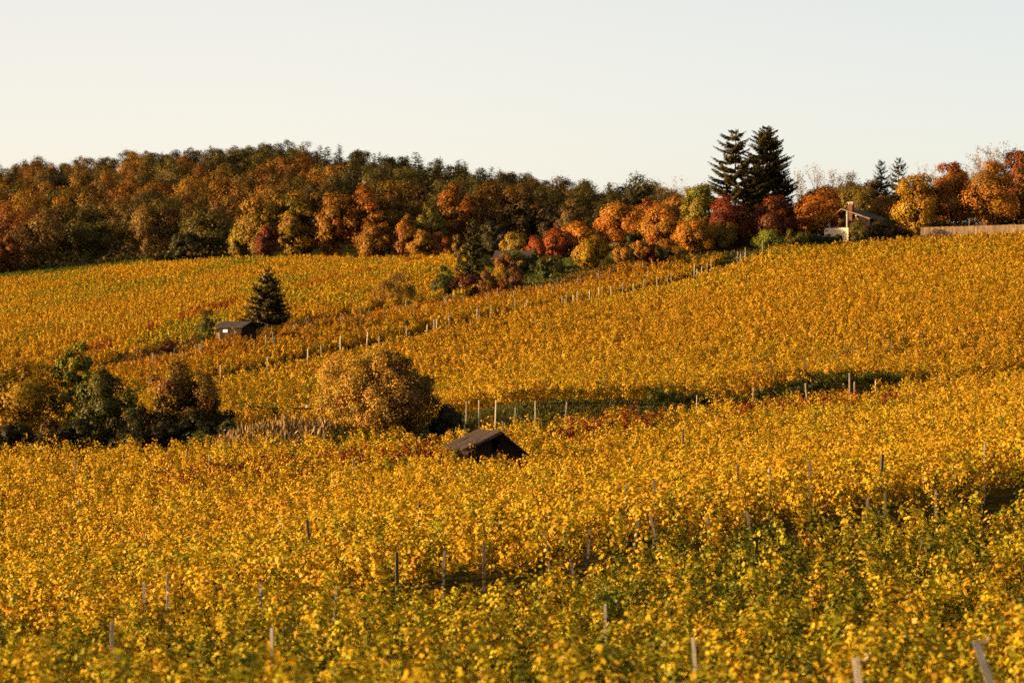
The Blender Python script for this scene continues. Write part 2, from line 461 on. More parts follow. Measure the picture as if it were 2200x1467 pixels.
P, K, d, n_ = rows_in((-39.8, 288), math.radians(84.5), 2.6, in_left, 580, seed=16)
rt = np.random.default_rng(5).random(2000)
def w_left(P, rng):
    rr = rt[((K + 1000)//2) % 2000]*.6 + rt[(K + 1000) % 2000]*.4
    g = vnoise(P[:, 0]*1.0, P[:, 1]*0.35, 9.0, 54)
    k = np.clip((g - 0.45)*2.0 + (rr - 0.5)*1.6 + .1, 0, 1)[:, None]
    a = weights(gold=.60, amber=.26, yellow=.14)
    b = weights(yellow=.20, lemon=.14, gold=.16, olive=.38, green=.12)
    w = a*(1-k) + b*k
    red = ((K == 0) | (K == -11)) & (vnoise(P[:, 0], P[:, 1], 12.0, 79) > 0.45)
    w[red] = weights(amber=.3, rust=.5, red=.2)
    return w
vines('left_hill_vines', P, d, n_, None, w_left, 500, 1.0, 'golden and green striped vine rows on the rounded left hill', lean=.12, wid=.7, hvar=.5)
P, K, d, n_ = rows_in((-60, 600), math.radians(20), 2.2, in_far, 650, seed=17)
vines('far_vines', P, d, n_, weights(green=.8, olive=.2), None, 600, 1.0, 'vine rows coloured dull green as shade in the dip at the foot of the left wood')  # green weights put the shade of the dip into the leaf colour


# ------------------------------------------------------------------ vine posts
def post_mesh(name, h, w, m):
    return MB().box(-w/2, w/2, -w/2*0.8, w/2*0.8, -0.3, h).poly(
        [(-w/2, -w*0.4, h), (w/2, -w*0.4, h), (w/2, w*0.4, h), (-w/2, w*0.4, h), (0.0, 0, h+w*0.35)],
        [(0, 1, 4), (1, 2, 4), (2, 3, 4), (3, 0, 4)]).mesh(name, m)
PM_pale = post_mesh('pale_post', 2.2, 0.085, M_postw)
PM_grey = post_mesh('grey_post', 2.15, 0.07, noisy('grey_post_wood', (0.16, 0.15, 0.14), (0.34, 0.31, 0.28), 5.0, 0.85, (6, 6, 1)))
PM_mid = post_mesh('vine_post', 1.98, 0.075, M_postw)
PM_old = post_mesh('old_post', 1.98, 0.085, noisy('dark_post_wood', (0.05, 0.04, 0.033), (0.12, 0.095, 0.075), 5.0, 0.85, (6, 6, 1)))
PM_grey2 = post_mesh('near_post', 1.9, 0.06, PM_grey.materials[0])
PM_low = post_mesh('low_post', 1.45, 0.085, PM_old.materials[0])
def post(me, x, y, label, group, lean=(0, 0), dz=0.0):
    o = link('vine_post', me)
    o.location = (x, y, tz(x, y) + dz)
    o.rotation_euler = (math.radians(lean[0]), math.radians(lean[1]), random.uniform(-.4, .4))
    return tag(o, label, 'post', group)
pr = random.Random(4)
for i in range(44):                                     # posts lining the lane that climbs the slope
    Y = 251 + i*3.95 + pr.uniform(-.7, .7)
    X = -23.8 + 0.356*(Y-250) + pr.choice((-1.5, -1.2, 0.6, 0.9)) + pr.uniform(-.3, .3)
    post(PM_pale, X, Y, 'pale wooden vine post in the line edging the lane that climbs the amber slope', 'posts edging the climbing lane',
         (pr.gauss(0, 2), pr.gauss(0, 2.5)), pr.uniform(-.25, .15))
for i in range(60):                                     # posts along and inside the russet strip below the hut
    Y = 262 + i*2.45 + pr.uniform(-1, 1)
    X = -36.2 + 0.356*(Y-265) + 2.2 + abs(pr.gauss(0, 3.2))
    post(PM_grey, X, Y, 'thin greyish vine post in the russet strip between the hut and the lane', 'posts in the russet strip',
         (pr.gauss(0, 2), pr.gauss(0, 2.5)), pr.uniform(-.35, .2))
lane = [(1000,861,0),(1029,858,0),(1063,858,3),(1104,868,0),(1150,860,0),(1212,862,0),(1497,848,0),(1615,832,0),(1735,822,0),(1825,800,0),(1833,818,0),(1880,816,0)]
for px, py, ln in lane:
    d = find_d(px, py, 2.0, 176, 230)
    post(PM_mid, X_of(px, d), d, 'grey vine post at the edge of the dark lane behind the crimson row', 'posts along the dark lane', (pr.gauss(0, 2), ln+pr.gauss(0, 2)))
for px, py in [(1868,725),(1905,722),(1946,720),(1990,708),(1762,760),(1801,757),(1845,741),(1665,778),(1629,775),(1822,745),(1738,770),(1918,735)]:
    d = find_d(px, py, 2.0, 200, 300)
    post(PM_old, X_of(px, d), d, 'dark leaning vine post low on the amber slope above the lane', 'leaning posts on the amber slope', (pr.gauss(0, 3), -9+pr.gauss(0, 2)), .1)
for px, py, ln in [(1355,1120,9),(1422,1108,-14),(1530,1107,-6),(1620,1100,-8),(1863,1073,0),(1901,1063,0),(2010,1055,0),(853,1190,0),(1040,1168,0),(952,1185,3),(1183,1140,-8),(1232,1135,-10),(1260,1140,4)]:
    d = find_d(px, py, 1.45, 78, 135)
    post(PM_low, X_of(px, d), d, 'brown vine post under the bright row above the near vines', 'posts under the bright row', (pr.gauss(0, 3), ln), 0.05)
for px, py, ln in [(620,1105,-12),(672,1115,-5),(313,1137,0),(422,1140,0),(398,970,3),(450,972,0),(160,990,0),(155,1072,-3),(181,1070,-8),
                   (1655,1003,0),(1740,995,0),(2115,952,0),(1890,980,3),(1345,1038,0),(1405,1032,0),(1585,1000,0),(1084,908,-4),(1003,912,-4),(897,1084,2),(760,984,0),(1468,924,0)]:
    d = find_d(px, py, 2.0, 80, 172)
    post(PM_grey2 if pr.random() < .5 else PM_old, X_of(px, d), d, 'weathered vine post just showing above the golden vines around the shed', 'posts among the golden vines', (pr.gauss(0, 2), ln), pr.uniform(0, .12))
for px, py, ln in [(560,1250,0),(710,1253,4),(583,1343,0),(360,1230,0),(310,1247,0),(240,1330,0),(1300,1292,0),(1508,1362,-4)]:
    d = find_d(px, py, 2.0, 34, 78)
    post(PM_grey2, X_of(px, d), d, 'greyish vine post half buried in the blurred near leaves', 'posts in the near vines', (pr.gauss(0, 2), ln), .05)
# the two bare steel end posts at the lower right, with wire hooks
def steel_post(px, py, d, lean, label):
    x = X_of(px, d)
    top = Z_of(py, d)
    g = tz(x, d)
    t = empty('steel_post', (x, d, g))
    h = (top - g)/math.cos(math.radians(lean))
    b = MB().box(-.04, .04, -.03, -.015, -.3, h).box(-.04, -.025, -.015, .03, -.3, h).box(.025, .04, -.015, .03, -.3, h)
    b.build('profile', M_postw if lean > -10 else M_metal, t)
    for z in (h-.03, h-.62):
        MB().tube([(.03, -.01, z-.02), (.11, -.01, z-.03), (.15, -.01, z+.02), (.15, -.01, z+.06)], [.012]*4, 5).build('hook', M_metal, t)
    t.rotation_euler = (math.radians(3), math.radians(lean), 0)
    # keep the visible top where it stands
    t.location.x -= math.tan(math.radians(lean))*(top-g)
    tag(t, label, 'post')
steel_post(2092, 1372, 33.5, -19, 'thick leaning grey steel post with wire hooks at the lower right corner')
steel_post(1835, 1408, 35.5, -8, 'tan end post with a short hook left of the leaning steel post')
steel_post(1017, 1443, 36.0, -3, 'short upright hooked post at the bottom edge below the shed')

# ------------------------------------------------------------------ buildings
def planks(mb, x0, x1, y0, y1, zlo, ztop, w, rng, gap=.012):
    """vertical boards from x0 to x1; ztop(x) gives the top edge; holes cut by zlo/ztop callables"""
    x = x0
    while x < x1 - .01:
        e = min(x + w*rng.uniform(.85, 1.15), x1)
        j = rng.uniform(0, .015)
        mb.prism([(x, zlo), (e-gap, zlo), (e-gap, ztop(e-gap)), (x, ztop(x))], y0-j, y1-j)
        x = e

def wooden_shed():
    px, d = 1073, 150.0
    x = X_of(px, d); g = tz(x, d)
    t = empty('wooden_shed', (x, d, g), math.radians(20))
    tag(t, 'dark weathered plank shed with a gable roof sunk among the golden vines', 'shed')
    rz = Z_of(925, d) - g                                    # ridge height
    sl, sr = .44, .80
    xl, xr, L = -1.50, 1.22, 2.9
    top = lambda q: rz - .10 - (sl*-q if q < 0 else sr*q)
    rng = random.Random(3)
    fr = MB()
    ow = (-.42, .02, rz-1.02, rz-.42)                          # hatch opening
    dw = (-.52, .12, -.2, rz-1.28)                             # door opening
    xs = xl
    for (a, b, lo, hi) in ((xl, ow[0], -.2, None), (ow[0], ow[1], dw[3], ow[2]), (ow[0], ow[1], ow[3], None), (ow[1], xr, -.2, None)):
        pass
    def seg(a, b, lo, hi=None):
        xx = a
        while xx < b-.01:
            e = min(xx + .15*rng.uniform(.8, 1.2), b)
            j = rng.uniform(0, .02)
            if xx < 0 < e: e = 0.0
            hA = hi if hi is not None else top(xx); hB = hi if hi is not None else top(e-.008)
            fr.prism([(xx, lo), (e-.008, lo), (e-.008, hB), (xx, hA)], -.03-j, 0-j)
            xx = e
    seg(xl, dw[0], -.2); seg(dw[0], ow[0], dw[3]); seg(ow[0], ow[1], dw[3], ow[2]); seg(ow[0], ow[1], ow[3])
    seg(ow[1], dw[1], dw[3]); seg(dw[1], xr, -.2)
    fr.build('front_wall', M_oldwood, t)
    b = MB()
    b.prism([(xl, -.2), (xr, -.2), (xr, top(xr)), (0, top(0)), (xl, top(xl))], L-.03, L)
    b.box(xl, xl+.03, 0, L-.03, -.2, top(xl)).box(xr-.03, xr, 0, L-.03, -.2, top(xr))
    b.build('side_wall', M_oldwood, t)
    dr = MB()
    for k in range(4):
        q = dw[0] + k*.16
        dr.box(q+.004, q+.156, .0, .03, -.2, dw[3]-.01)
    do = dr.build('door', M_oldwood, t)
    MB().box(dw[0]-.06, dw[1]+.06, -.075, -.052, dw[3]-.04, dw[3]+.05).build('lintel', M_roofwood, do)
    hf = MB().box(ow[0]-.05, ow[0], -.08, -.052, ow[2]-.05, ow[3]+.05).box(ow[1], ow[1]+.05, -.08, -.052, ow[2]-.05, ow[3]+.05)
    hf.box(ow[0], ow[1], -.08, -.052, ow[2]-.05, ow[2]).box(ow[0], ow[1], -.08, -.052, ow[3], ow[3]+.05)
    hw = hf.build('hatch', M_oldwood, t)
    MB().box(ow[0]-.1, ow[1]+.1, .5, .52, ow[2]-.2, ow[3]+.2).build('shade_backing', M_dark, hw)  # near-black sheet standing in for the unlit inside of the shed
    # roof of overlapping boards running down the slope, ragged at the eaves
    def slope(sign, s, ext, m_):
        r = MB(); y = -.32
        while y < L+.25:
            e = y + .24*rng.uniform(.8, 1.2)
            x1 = ext*rng.uniform(.95, 1.04); lift = rng.uniform(0, .025)
            z0, z1 = rz+lift, rz+lift - s*x1
            mid = x1*rng.uniform(.4, .6); zm = rz+lift-s*mid - rng.uniform(.0, .05)
            th = .035
            for (p, zp, q, zq) in ((0, z0, mid, zm), (mid, zm+.02, x1, z1)):
                r.prism([(sign*p, zp-th), (sign*q, zq-th), (sign*q, zq), (sign*p, zp)] if sign > 0 else
                        [(sign*q, zq-th), (sign*p, zp-th), (sign*p, zp), (sign*q, zq)], y, e-.006)
            y = e
        return r.build('roof', m_, t)
    r1 = slope(-1, sl, 2.05, M_roofwood); r2 = slope(1, sr, 1.50, M_darkroof)
    bb = MB()                                                   # barge boards at the front gable
    bb.prism([(-2.0, rz-sl*2.0-.15), (0, rz-.15), (0, rz-.045), (-2.0, rz-sl*2.0-.045)], -.36, -.325)
    bb.build('barge_board', M_roofwood, r1)
    b2 = MB(); b2.prism([(0, rz-.15), (1.5, rz-sr*1.5-.15), (1.5, rz-sr*1.5-.045), (0, rz-.045)], -.36, -.325)
    b2.build('barge_board', M_oldwood, r2)
    for q in (-1.2, -.6, .5, 1.0):
        MB().box(q-.04, q+.04, -.30, -.06, top(q)-.10, top(q)-.02).build('purlin_end', M_oldwood, r1 if q < 0 else r2)
wooden_shed()

def hillside_hut():
    d = 287.0; px = 487
    x = X_of(px, d)
    top = Z_of(690, d); g = tz(x+1, d)
    t = empty('hillside_hut', (x, d, g), math.radians(-32))
    tag(t, 'small dark roofed hut with a cream front standing left of the lone spruce', 'hut')
    h = top - g
    W, Lr = 1.15, 2.7
    # ridge along local +x; gable end at x = 0 facing left
    def gab(x0, x1): 
        return MB().poly([(x0, -W, -.6), (x0, W, -.6), (x0, W, h-.5), (x0, 0, h-.08), (x0, -W, h-.5),
                          (x1, -W, -.6), (x1, W, -.6), (x1, W, h-.5), (x1, 0, h-.08), (x1, -W, h-.5)],
                         [(0,1,2,3,4), (9,8,7,6,5), (0,4,9,5), (1,6,7,2), (4,3,8,9), (3,2,7,8), (0,5,6,1)])
    gab(0, Lr).build('wall', M_oldwood, t)
    MB().box(-.04, -.004, -.75, -.05, -.6, h-.75).build('door', M_cream, t)
    MB().box(-.05, -.004, .35, .95, h-1.4, h-.72).build('shutter', M_redwall, t)
    w = MB().box(.45, 1.05, -W-.05, -W-.003, h-1.10, h-.78).build('window', M_fence, t)
    MB().box(.50, 1.0, -W-.06, -W-.052, h-1.06, h-.82).build('pane', noisy('pale_pane', (.3,.3,.31), (.42,.42,.43), 2, .3), w)
    r = MB()
    for s in (-1, 1):
        r.poly([(-.55, 0, h), (Lr+.4, 0, h), (Lr+.4, s*(W+.4), h-.56), (-.55, s*(W+.4), h-.56),
                (-.55, 0, h-.07), (Lr+.4, 0, h-.07), (Lr+.4, s*(W+.4), h-.63), (-.55, s*(W+.4), h-.63)],
               [(0,1,2,3), (7,6,5,4), (0,3,7,4), (1,5,6,2), (3,2,6,7)])
    r.build('roof', M_darkroof, t)
    p = MB().box(-2.0, -.6, .3, 1.2, h-.95, h-.88).build('porch_roof', M_roofwood, t)
    MB().box(-1.95, -1.87, .32, .40, -.6, h-.95).build('post', M_oldwood, p)
    MB().box(-1.95, -1.87, 1.1, 1.18, -.6, h-.95).build('post', M_oldwood, p)
    MB().box(-1.8, -1.0, .5, .54, -.6, h-1.05).build('panel', M_fence, p)
hillside_hut()

def garden_house():
    d = 437.0; px = 1814
    x = X_of(px, d); k = d/F
    g = tz(x, d)
    t = empty('garden_house', (x, d, g), math.radians(-30))
    tag(t, 'low house with a dark gable roof and brick chimney among orange trees', 'house')
    apex = Z_of(448, d) - g
    # local: gable faces -y (towards camera, turned to the left); x along the gable
    sl, sr, L = .78, .34, 7.0
    xl, xr = -2.35, 4.6
    top = lambda q: apex - .25 - (sl*-q if q < 0 else sr*q)
    wall = MB()
    pts = [(xl+.35, -1.0), (xr-.5, -1.0), (xr-.5, top(xr-.5)), (0, top(0)), (xl+.35, top(xl+.35))]
    wall.prism(pts, 0, L)
    w = wall.build('wall', M_oldwood, t)  # main wall coloured dark as well, for the shade below the roof
    gb = MB().prism([(xl+.6, apex-2.05), (xr-1.0, apex-2.05), (xr-1.0, top(xr-1.0)), (0, top(0)-.02), (xl+.6, top(xl+.6))], -.07, -.003)
    gb.build('shaded_gable', M_oldwood, t)  # dark colour paints the shade of the deep overhang onto the gable
    MB().box(xl+.5, .45, -.06, -.003, -1.0, apex-2.6).build('plinth_wall', M_cream, t)
    for q in (-.9, 1.9):
        f = MB().box(q-.45, q+.45, -.10, -.072, apex-2.0, apex-1.35).build('window', M_fence, t)
        MB().box(q-.38, q+.38, -.11, -.102, apex-1.94, apex-1.41).build('pane', M_glass, f)
    def plane(s, slope_, ext):
        r = MB()
        a, b = (0, apex), (s*ext, apex - slope_*ext)
        y0, y1, th = -1.1, L+.5, .14
        P = [(a[0], a[1]), (b[0], b[1]), (b[0], b[1]-th), (a[0], a[1]-th)]
        r.prism(P if s < 0 else P[::-1], y0, y1)
        return r.build('roof', M_darkroof, t)
    plane(-1, sl, -xl); plane(1, sr, xr)
    bb = MB().prism([(xl, apex+sl*xl-.17), (0, apex-.17), (0, apex+.02), (xl, apex+sl*xl+.02)], -1.16, -1.103)
    bb.prism([(0, apex-.17), (xr, apex-sr*xr-.17), (xr, apex-sr*xr+.02), (0, apex+.02)], -1.16, -1.103)
    bb.build('barge_board', M_fence, t)
    # chimney on the right slope near the front gable
    c = MB().box(.90, 1.48, -.50, .08, -1.0, apex+.15).build('chimney', M_brick, t)
    MB().box(.86, 1.52, -.54, .12, apex+.15, apex+.62).build('stack_head', M_brick, c)
    for (qx, qy) in ((.85, -.55), (1.47, -.55), (.85, .07), (1.47, .07)):
        MB().box(qx, qx+.08, qy, qy+.08, apex+.62, apex+.86).build('cap_leg', M_metal, c)
    MB().box(.70, 1.70, -.70, .30, apex+.86, apex+.93).build('cap', M_metal, c)
    MB().tube([(1.05, -1.32, -1.0), (1.05, -1.32, apex-.52)], [.17, .17], 10).build('flue_pipe', M_metal, t)
    # lean-to on the left and the garden wall in front
    l = MB().prism([(xl-1.7, -1.2), (xl+.30, -1.2), (xl+.30, apex-2.0), (xl-1.7, apex-3.05)], .6, 3.4).build('lean_to', M_cream, t)
    MB().prism([(xl-2.0, apex-3.17), (xl+.2, apex-1.99), (xl+.2, apex-1.86), (xl-2.0, apex-3.04)], .3, 3.6).build('lean_to_roof', M_cream, l)
    MB().box(xl-.05, xl+.45, -.9, -.82, -1.0, apex-2.0).build('porch_post', M_white, t)
    o = MB().box(-2.3, 1.6, -2.2, -2.05, -1.0, apex-2.95).build('garden_wall', M_cream)
    o.location = (x, d, g); o.rotation_euler = (0, 0, math.radians(-30))
    tag(o, 'low cream garden wall lit by the sun in front of the house', 'wall')
    lamp = MB().tube([(0, 0, 0), (0, 0, .1), (0, 0, .16)], [.12, .2, .1], 8).build('gable_lamp', M_white, t)
    lamp.location = (2.35, -1.0, apex-1.25)
garden_house()

def board_fence():
    def sec(t, pxa, pya, pxb, pyb, da, db, hgt, nm):
        A = Vector((X_of(pxa, da), da, Z_of(pya, da))); B = Vector((X_of(pxb, db), db, Z_of(pyb, db)))
        n = int((B-A).length/.16); m = MB(); rng = random.Random(8)
        dr = (B-A).normalized(); nv = Vector((dr.y, -dr.x, 0)).normalized()
        for i in range(n):
            p = A + (B-A)*(i/n); q = A + (B-A)*((i+.94)/n)
            j = nv*rng.uniform(-.012, .012); dz = Vector((0, 0, rng.uniform(-.03, .02)))
            lo = Vector((0, 0, -hgt)); th = nv*.025
            vs = [p+j+lo, q+j+lo, q+j+dz, p+j+dz, p+j+lo+th, q+j+lo+th, q+j+dz+th, p+j+dz+th]
            m.poly(vs, [(0,3,2,1), (4,5,6,7), (0,1,5,4), (2,3,7,6), (0,4,7,3), (1,2,6,5)])
        return m.build(nm, M_fence, t)
    t = empty('board_fence', (0, 0, 0))
    o1 = sec(t, 1918, 493, 1977, 491, 436, 434, 2.2, 'low_panel')
    o2 = sec(t, 1978, 488, 2330, 478, 434, 425.5, 2.3, 'long_panel')
    rl = MB()
    A = Vector((X_of(1978, 434), 434, Z_of(488, 434))); B = Vector((X_of(2330, 425.5), 425.5, Z_of(478, 425.5)))
    rl.tube([A + Vector((0, 0, .03)), B + Vector((0, 0, .03))], [.05, .05], 4)
    rl.build('cap_rail', M_fence, t)
    for p in (A,):
        pass
    # origin at the fence's left foot
    base = Vector((X_of(1918, 436), 436, tz(X_of(1918, 436), 436)))
    for c in (o1, o2, t.children[-1]):
        c.data.transform(__import__('mathutils').Matrix.Translation(-base))
    t.location = base
    tag(t, 'long weathered board fence along the top of the amber slope', 'fence')
board_fence()

def small_things():
    # white post and slatted bench behind the fence, dark shelter at the right edge
    d = 437.0
    x = X_of(2082, d); z = Z_of(484, d); g = tz(x, d)
    o = MB().box(-.09, .09, -.09, .09, g-z, Z_of(471, d)-z).box(-.2, .2, -.14, .14, Z_of(471, d)-z, Z_of(470, d)-z+.02).build('garden_post', M_white)
    o.location = (x, d, z); tag(o, 'single white garden post rising behind the board fence', 'post')
    x = X_of(2110, d); t = empty('slatted_bench', (x, d, g))
    zt = Z_of(477, d) - g
    m = MB()
    for i in range(8): m.box(-.95+i*.25, -.80+i*.25, -.03, .03, 0.4, zt)
    m.box(-.95, 1.0, .032, .07, zt-.3, zt-.2)
    m.build('backrest', M_white, t)
    MB().box(-1, 1, -.5, -.04, .42, .48).build('seat', M_white, t)
    for q in (-.9, .85): MB().box(q, q+.08, -.48, -.4, 0, .42).build('leg', M_white, t)
    tag(t, 'white slatted bench showing over the fence under the orange trees', 'bench')
    d = 440.0; x = X_of(2172, d); g = tz(x, d)
    t = empty('garden_shelter', (x, d, g)); zt = Z_of(471, d) - g
    MB().box(-3.0, 3.4, -1.2, 1.5, zt, zt+.22).build('roof', M_darkroof, t)
    MB().box(-3.1, 3.5, -1.26, -1.2, zt-.12, zt+.0).build('fascia', M_fence, t)
    for q in (-2.8, 3.1): MB().box(q, q+.14, -1.1, -.96, 0, zt-.12).build('post', M_fence, t)
    MB().box(-2.6, 3.0, 1.2, 1.3, 0, zt).build('back_wall', M_oldwood, t)
    tag(t, 'flat roofed dark garden shelter behind the fence at the right edge', 'shelter')
    # low house with a long dark roof hidden behind the garden bushes
    d = 432.0; x = X_of(1105, d); g = tz(x, d); t = empty('hidden_house', (x, d, g), math.radians(-14))
    top = Z_of(537, d) - g
    MB().poly([(-2.6,-1.6,-.5),(2.6,-1.6,-.5),(2.6,1.6,-.5),(-2.6,1.6,-.5),(-2.6,-1.6,top-1.1),(2.6,-1.6,top-1.1),(2.6,1.6,top-1.1),(-2.6,1.6,top-1.1),(-2.6,0,top-.1),(2.6,0,top-.1)],
              [(0,1,5,4),(2,3,7,6),(0,4,8,7,3),(1,2,6,9,5),(4,5,9,8),(6,7,8,9)]).build('wall', M_redwall, t)
    r = MB()
    for s in (-1, 1):
        r.poly([(-2.9,0,top),(2.9,0,top),(2.9,s*2.0,top-1.28),(-2.9,s*2.0,top-1.28),(-2.9,0,top-.1),(2.9,0,top-.1),(2.9,s*2.0,top-1.38),(-2.9,s*2.0,top-1.38)],
               [(0,1,2,3),(7,6,5,4),(0,3,7,4),(1,5,6,2),(3,2,6,7)])
    rf = r.build('roof', noisy('slate_roof', (.03,.024,.027), (.055,.044,.048), 4, .9), t)
    MB().box(1.05, 1.35, -.3, 0, top-.3, top+.18).build('chimney', M_brick, rf)
    MB().prism([(-.1, 0), (.1, 0), (.1, .1), (-.1, .1)], -2.0, -1.95)
    MB().box(-3.0, -2.92, -2.0, 0, top-1.45, top-1.25).build('barge_board', M_redwall, t)
    tag(t, 'low house with a long dark roof hidden behind garden bushes', 'house')
    # wooden bar on two posts with a pale box on it, left of the big bush
    d = 181.0; x = X_of(660, d); g = tz(x, d); t = empty('wooden_bar', (x, d, g)); z = Z_of(877, d) - g
    MB().tube([(-.85, 0, z+.02), (0, .03, z), (.95, .05, z-.01)], [.05, .05, .05], 8).build('beam', M_oldwood, t)
    for q in (-.8, .85): MB().box(q-.04, q+.04, -.04, .04, -.2, z-.04).build('post', M_oldwood, t)
    tag(t, 'dark wooden bar on two posts left of the large golden bush', 'bar')
    o = MB().box(-.06, .06, -.05, .05, 0, .15).box(-.07, .07, -.06, .06, .15, .17).build('post_box', M_white)
    o.location = (x-.05, d+.02, g+z+.052); tag(o, 'tiny pale box sitting on the dark wooden bar', 'box')
small_things()

# ------------------------------------------------------------------ trees
TR = np.random.default_rng(21)
def crown_np(Rx, z0, z1, ncl, nleaf, leaf, rng, clr=(.30, .46), round_=1.0, asp=.85, jit=.20, fill=.2, colsig=.16, topw=1.0):
    """leaf kites on many clumps filling an ellipsoid-like crown between heights z0 and z1"""
    hz = (z1-z0)/2; zc = (z0+z1)/2
    u = unit(rng.normal(size=(ncl, 3)))
    if z0 > .12*z1: u[:, 2] = np.where(u[:, 2] < -.6, -u[:, 2]*.5, u[:, 2])
    f = np.where(rng.random(ncl) < fill, rng.uniform(.2, .55, ncl), rng.uniform(.62, .86, ncl))
    cr = np.minimum(Rx, hz*1.1)*rng.uniform(clr[0]*.62, clr[1]*1.08, ncl)
    cen = u*f[:, None]*np.array([Rx, Rx, hz]); cen[:, 2] += zc
    az = np.arctan2(u[:, 1], u[:, 0]); p1, p2, p3 = rng.uniform(0, 6.28, 3)
    lob = 1 + .20*np.cos(2*az+p1) + .16*np.cos(3*az+p2)
    cen[:, :2] *= lob[:, None]
    cen[:, 2] += hz*(.20*np.cos(az-p3)*f + .10*np.cos(3*az+p1)*f)*np.clip(u[:, 2]+.4, 0, 1)
    cen[:, 2] = np.maximum(cen[:, 2], z0*.6 + cr*.35)
    k = np.clip((cen[:, 2]-z0)/(z1-z0), 0, 1)
    cen[:, :2] *= (1.0 - (1-topw)*np.clip(k, 0, 1))[:, None]
    w = cr**2; w /= w.sum()
    ci = rng.choice(ncl, nleaf, p=w)
    dv = unit(rng.normal(size=(nleaf, 3)) + np.array([0, 0, .22]) + u[ci]*.55)
    rr = cr[ci]*rng.uniform(.45, 1.04, nleaf)**.6*(1 + .22*np.abs(rng.normal(size=nleaf))*(rng.random(nleaf) < .5))
    c = cen[ci] + dv*rr[:, None]*np.array([1, 1, .82])
    c += rng.normal(0, 1, c.shape)*(leaf*.35 + cr[ci]*.09)[:, None]
    n = dv*.9 + u[ci]*.25 + rng.normal(0, jit, c.shape) + np.array([0, 0, .15])
    v = leaf_quads(c, n, leaf*rng.uniform(.6, 1.25, nleaf), asp, rng=rng)
    clcol = np.exp(rng.normal(0, colsig, (ncl, 1)))*(1+rng.normal(0, .06, (ncl, 3)))
    col = clcol[ci]*np.exp(rng.normal(0, .07, (nleaf, 1)))*(1+rng.normal(0, .03, (nleaf, 3)))
    return v, col.clip(.2, 2.2), cen, cr

def limb_mesh(name, H, z0, cen, rad, rng, m=None, nl=9, multi=1, tubek=6):
    mb = MB()
    for s in range(multi):
        b = Vector((rng.uniform(-.2, .2)*(multi > 1), rng.uniform(-.2, .2)*(multi > 1), -.4))
        ht = z0 + (H-z0)*.55
        tip = Vector((rng.uniform(-.06, .06)*H, rng.uniform(-.06, .06)*H, ht))
        mid = b.lerp(tip, .5) + Vector((rng.uniform(-.02, .02)*H, rng.uniform(-.02, .02)*H, 0))
        mb.tube([b, mid, tip], [rad, rad*.75, rad*.3], tubek)
        idx = rng.permutation(len(cen))[:nl]
        for i in idx:
            c = Vector(cen[i]); f = min(max((c.z*.55)/max(tip.z, .1), .2), .85)
            st = b.lerp(tip, f)
            md = st.lerp(c, .5) + Vector((0, 0, .04*H))
            mb.tube([st, md, c], [rad*.42, rad*.26, rad*.08], 4)
    return mb.mesh(name, m or M_bark)

DIM = {'oak': 1.0, 'valley_tree': .82, 'valley_bush': .7, 'sumac_tree': .75, 'garden_tree': .88, 'backdrop_tree': .8, 'golden_bush': .92}  # valley entries darken the leaves to paint shade over the thicket
def tree(name, px, d, top, halfw, color, label, cat='tree', z0f=.18, ncl=34, nleaf=7000, leaf=None, group=None, sparse=1.0, rad=None, bark=None, topw=1.0, clr=(.28, .44), seed=None, pbase=None, colsig=.22, multi=1, jit=.20):
    """a broadleaf tree or bush standing at photo x px and distance d, its top at photo height top"""
    rng = np.random.default_rng(seed if seed is not None else int(px*7+top))
    x = X_of(px, d); g = tz(x, d)
    H = Z_of(top, d) - g; Rr = halfw*d/F
    lf = leaf or max(.075, d/F*2.2*.62)
    v, col, cen, cr = crown_np(Rr, H*z0f, H, ncl, int(nleaf*sparse), lf, rng, topw=topw, clr=clr, colsig=colsig, jit=jit)
    # fit the outline exactly
    top_now = np.quantile(v[:, 2], .998); k = H/top_now
    v[:, 2] *= k; cen = cen.copy(); cen[:, 2] *= k
    wx = np.quantile(np.abs(v[:, 0]), .985); v[:, :2] *= Rr/wx; cen[:, :2] *= Rr/wx
    t = empty(name, (x, d, g), 0)
    tag(t, label, cat, group)
    color = tuple(np.array(color)*DIM.get(name, .85))
    me = mesh_np('crown', v, 4, np.arange(len(v)), col, M_tree)
    link('crown' if cat != 'bush' else 'foliage', me, t, color=color)
    lm = limb_mesh('trunk', H, H*z0f, cen, rad or max(.05, H*.018), rng, bark, multi=multi)
    link('trunk' if cat != 'bush' else 'stem', lm, t)
    return t

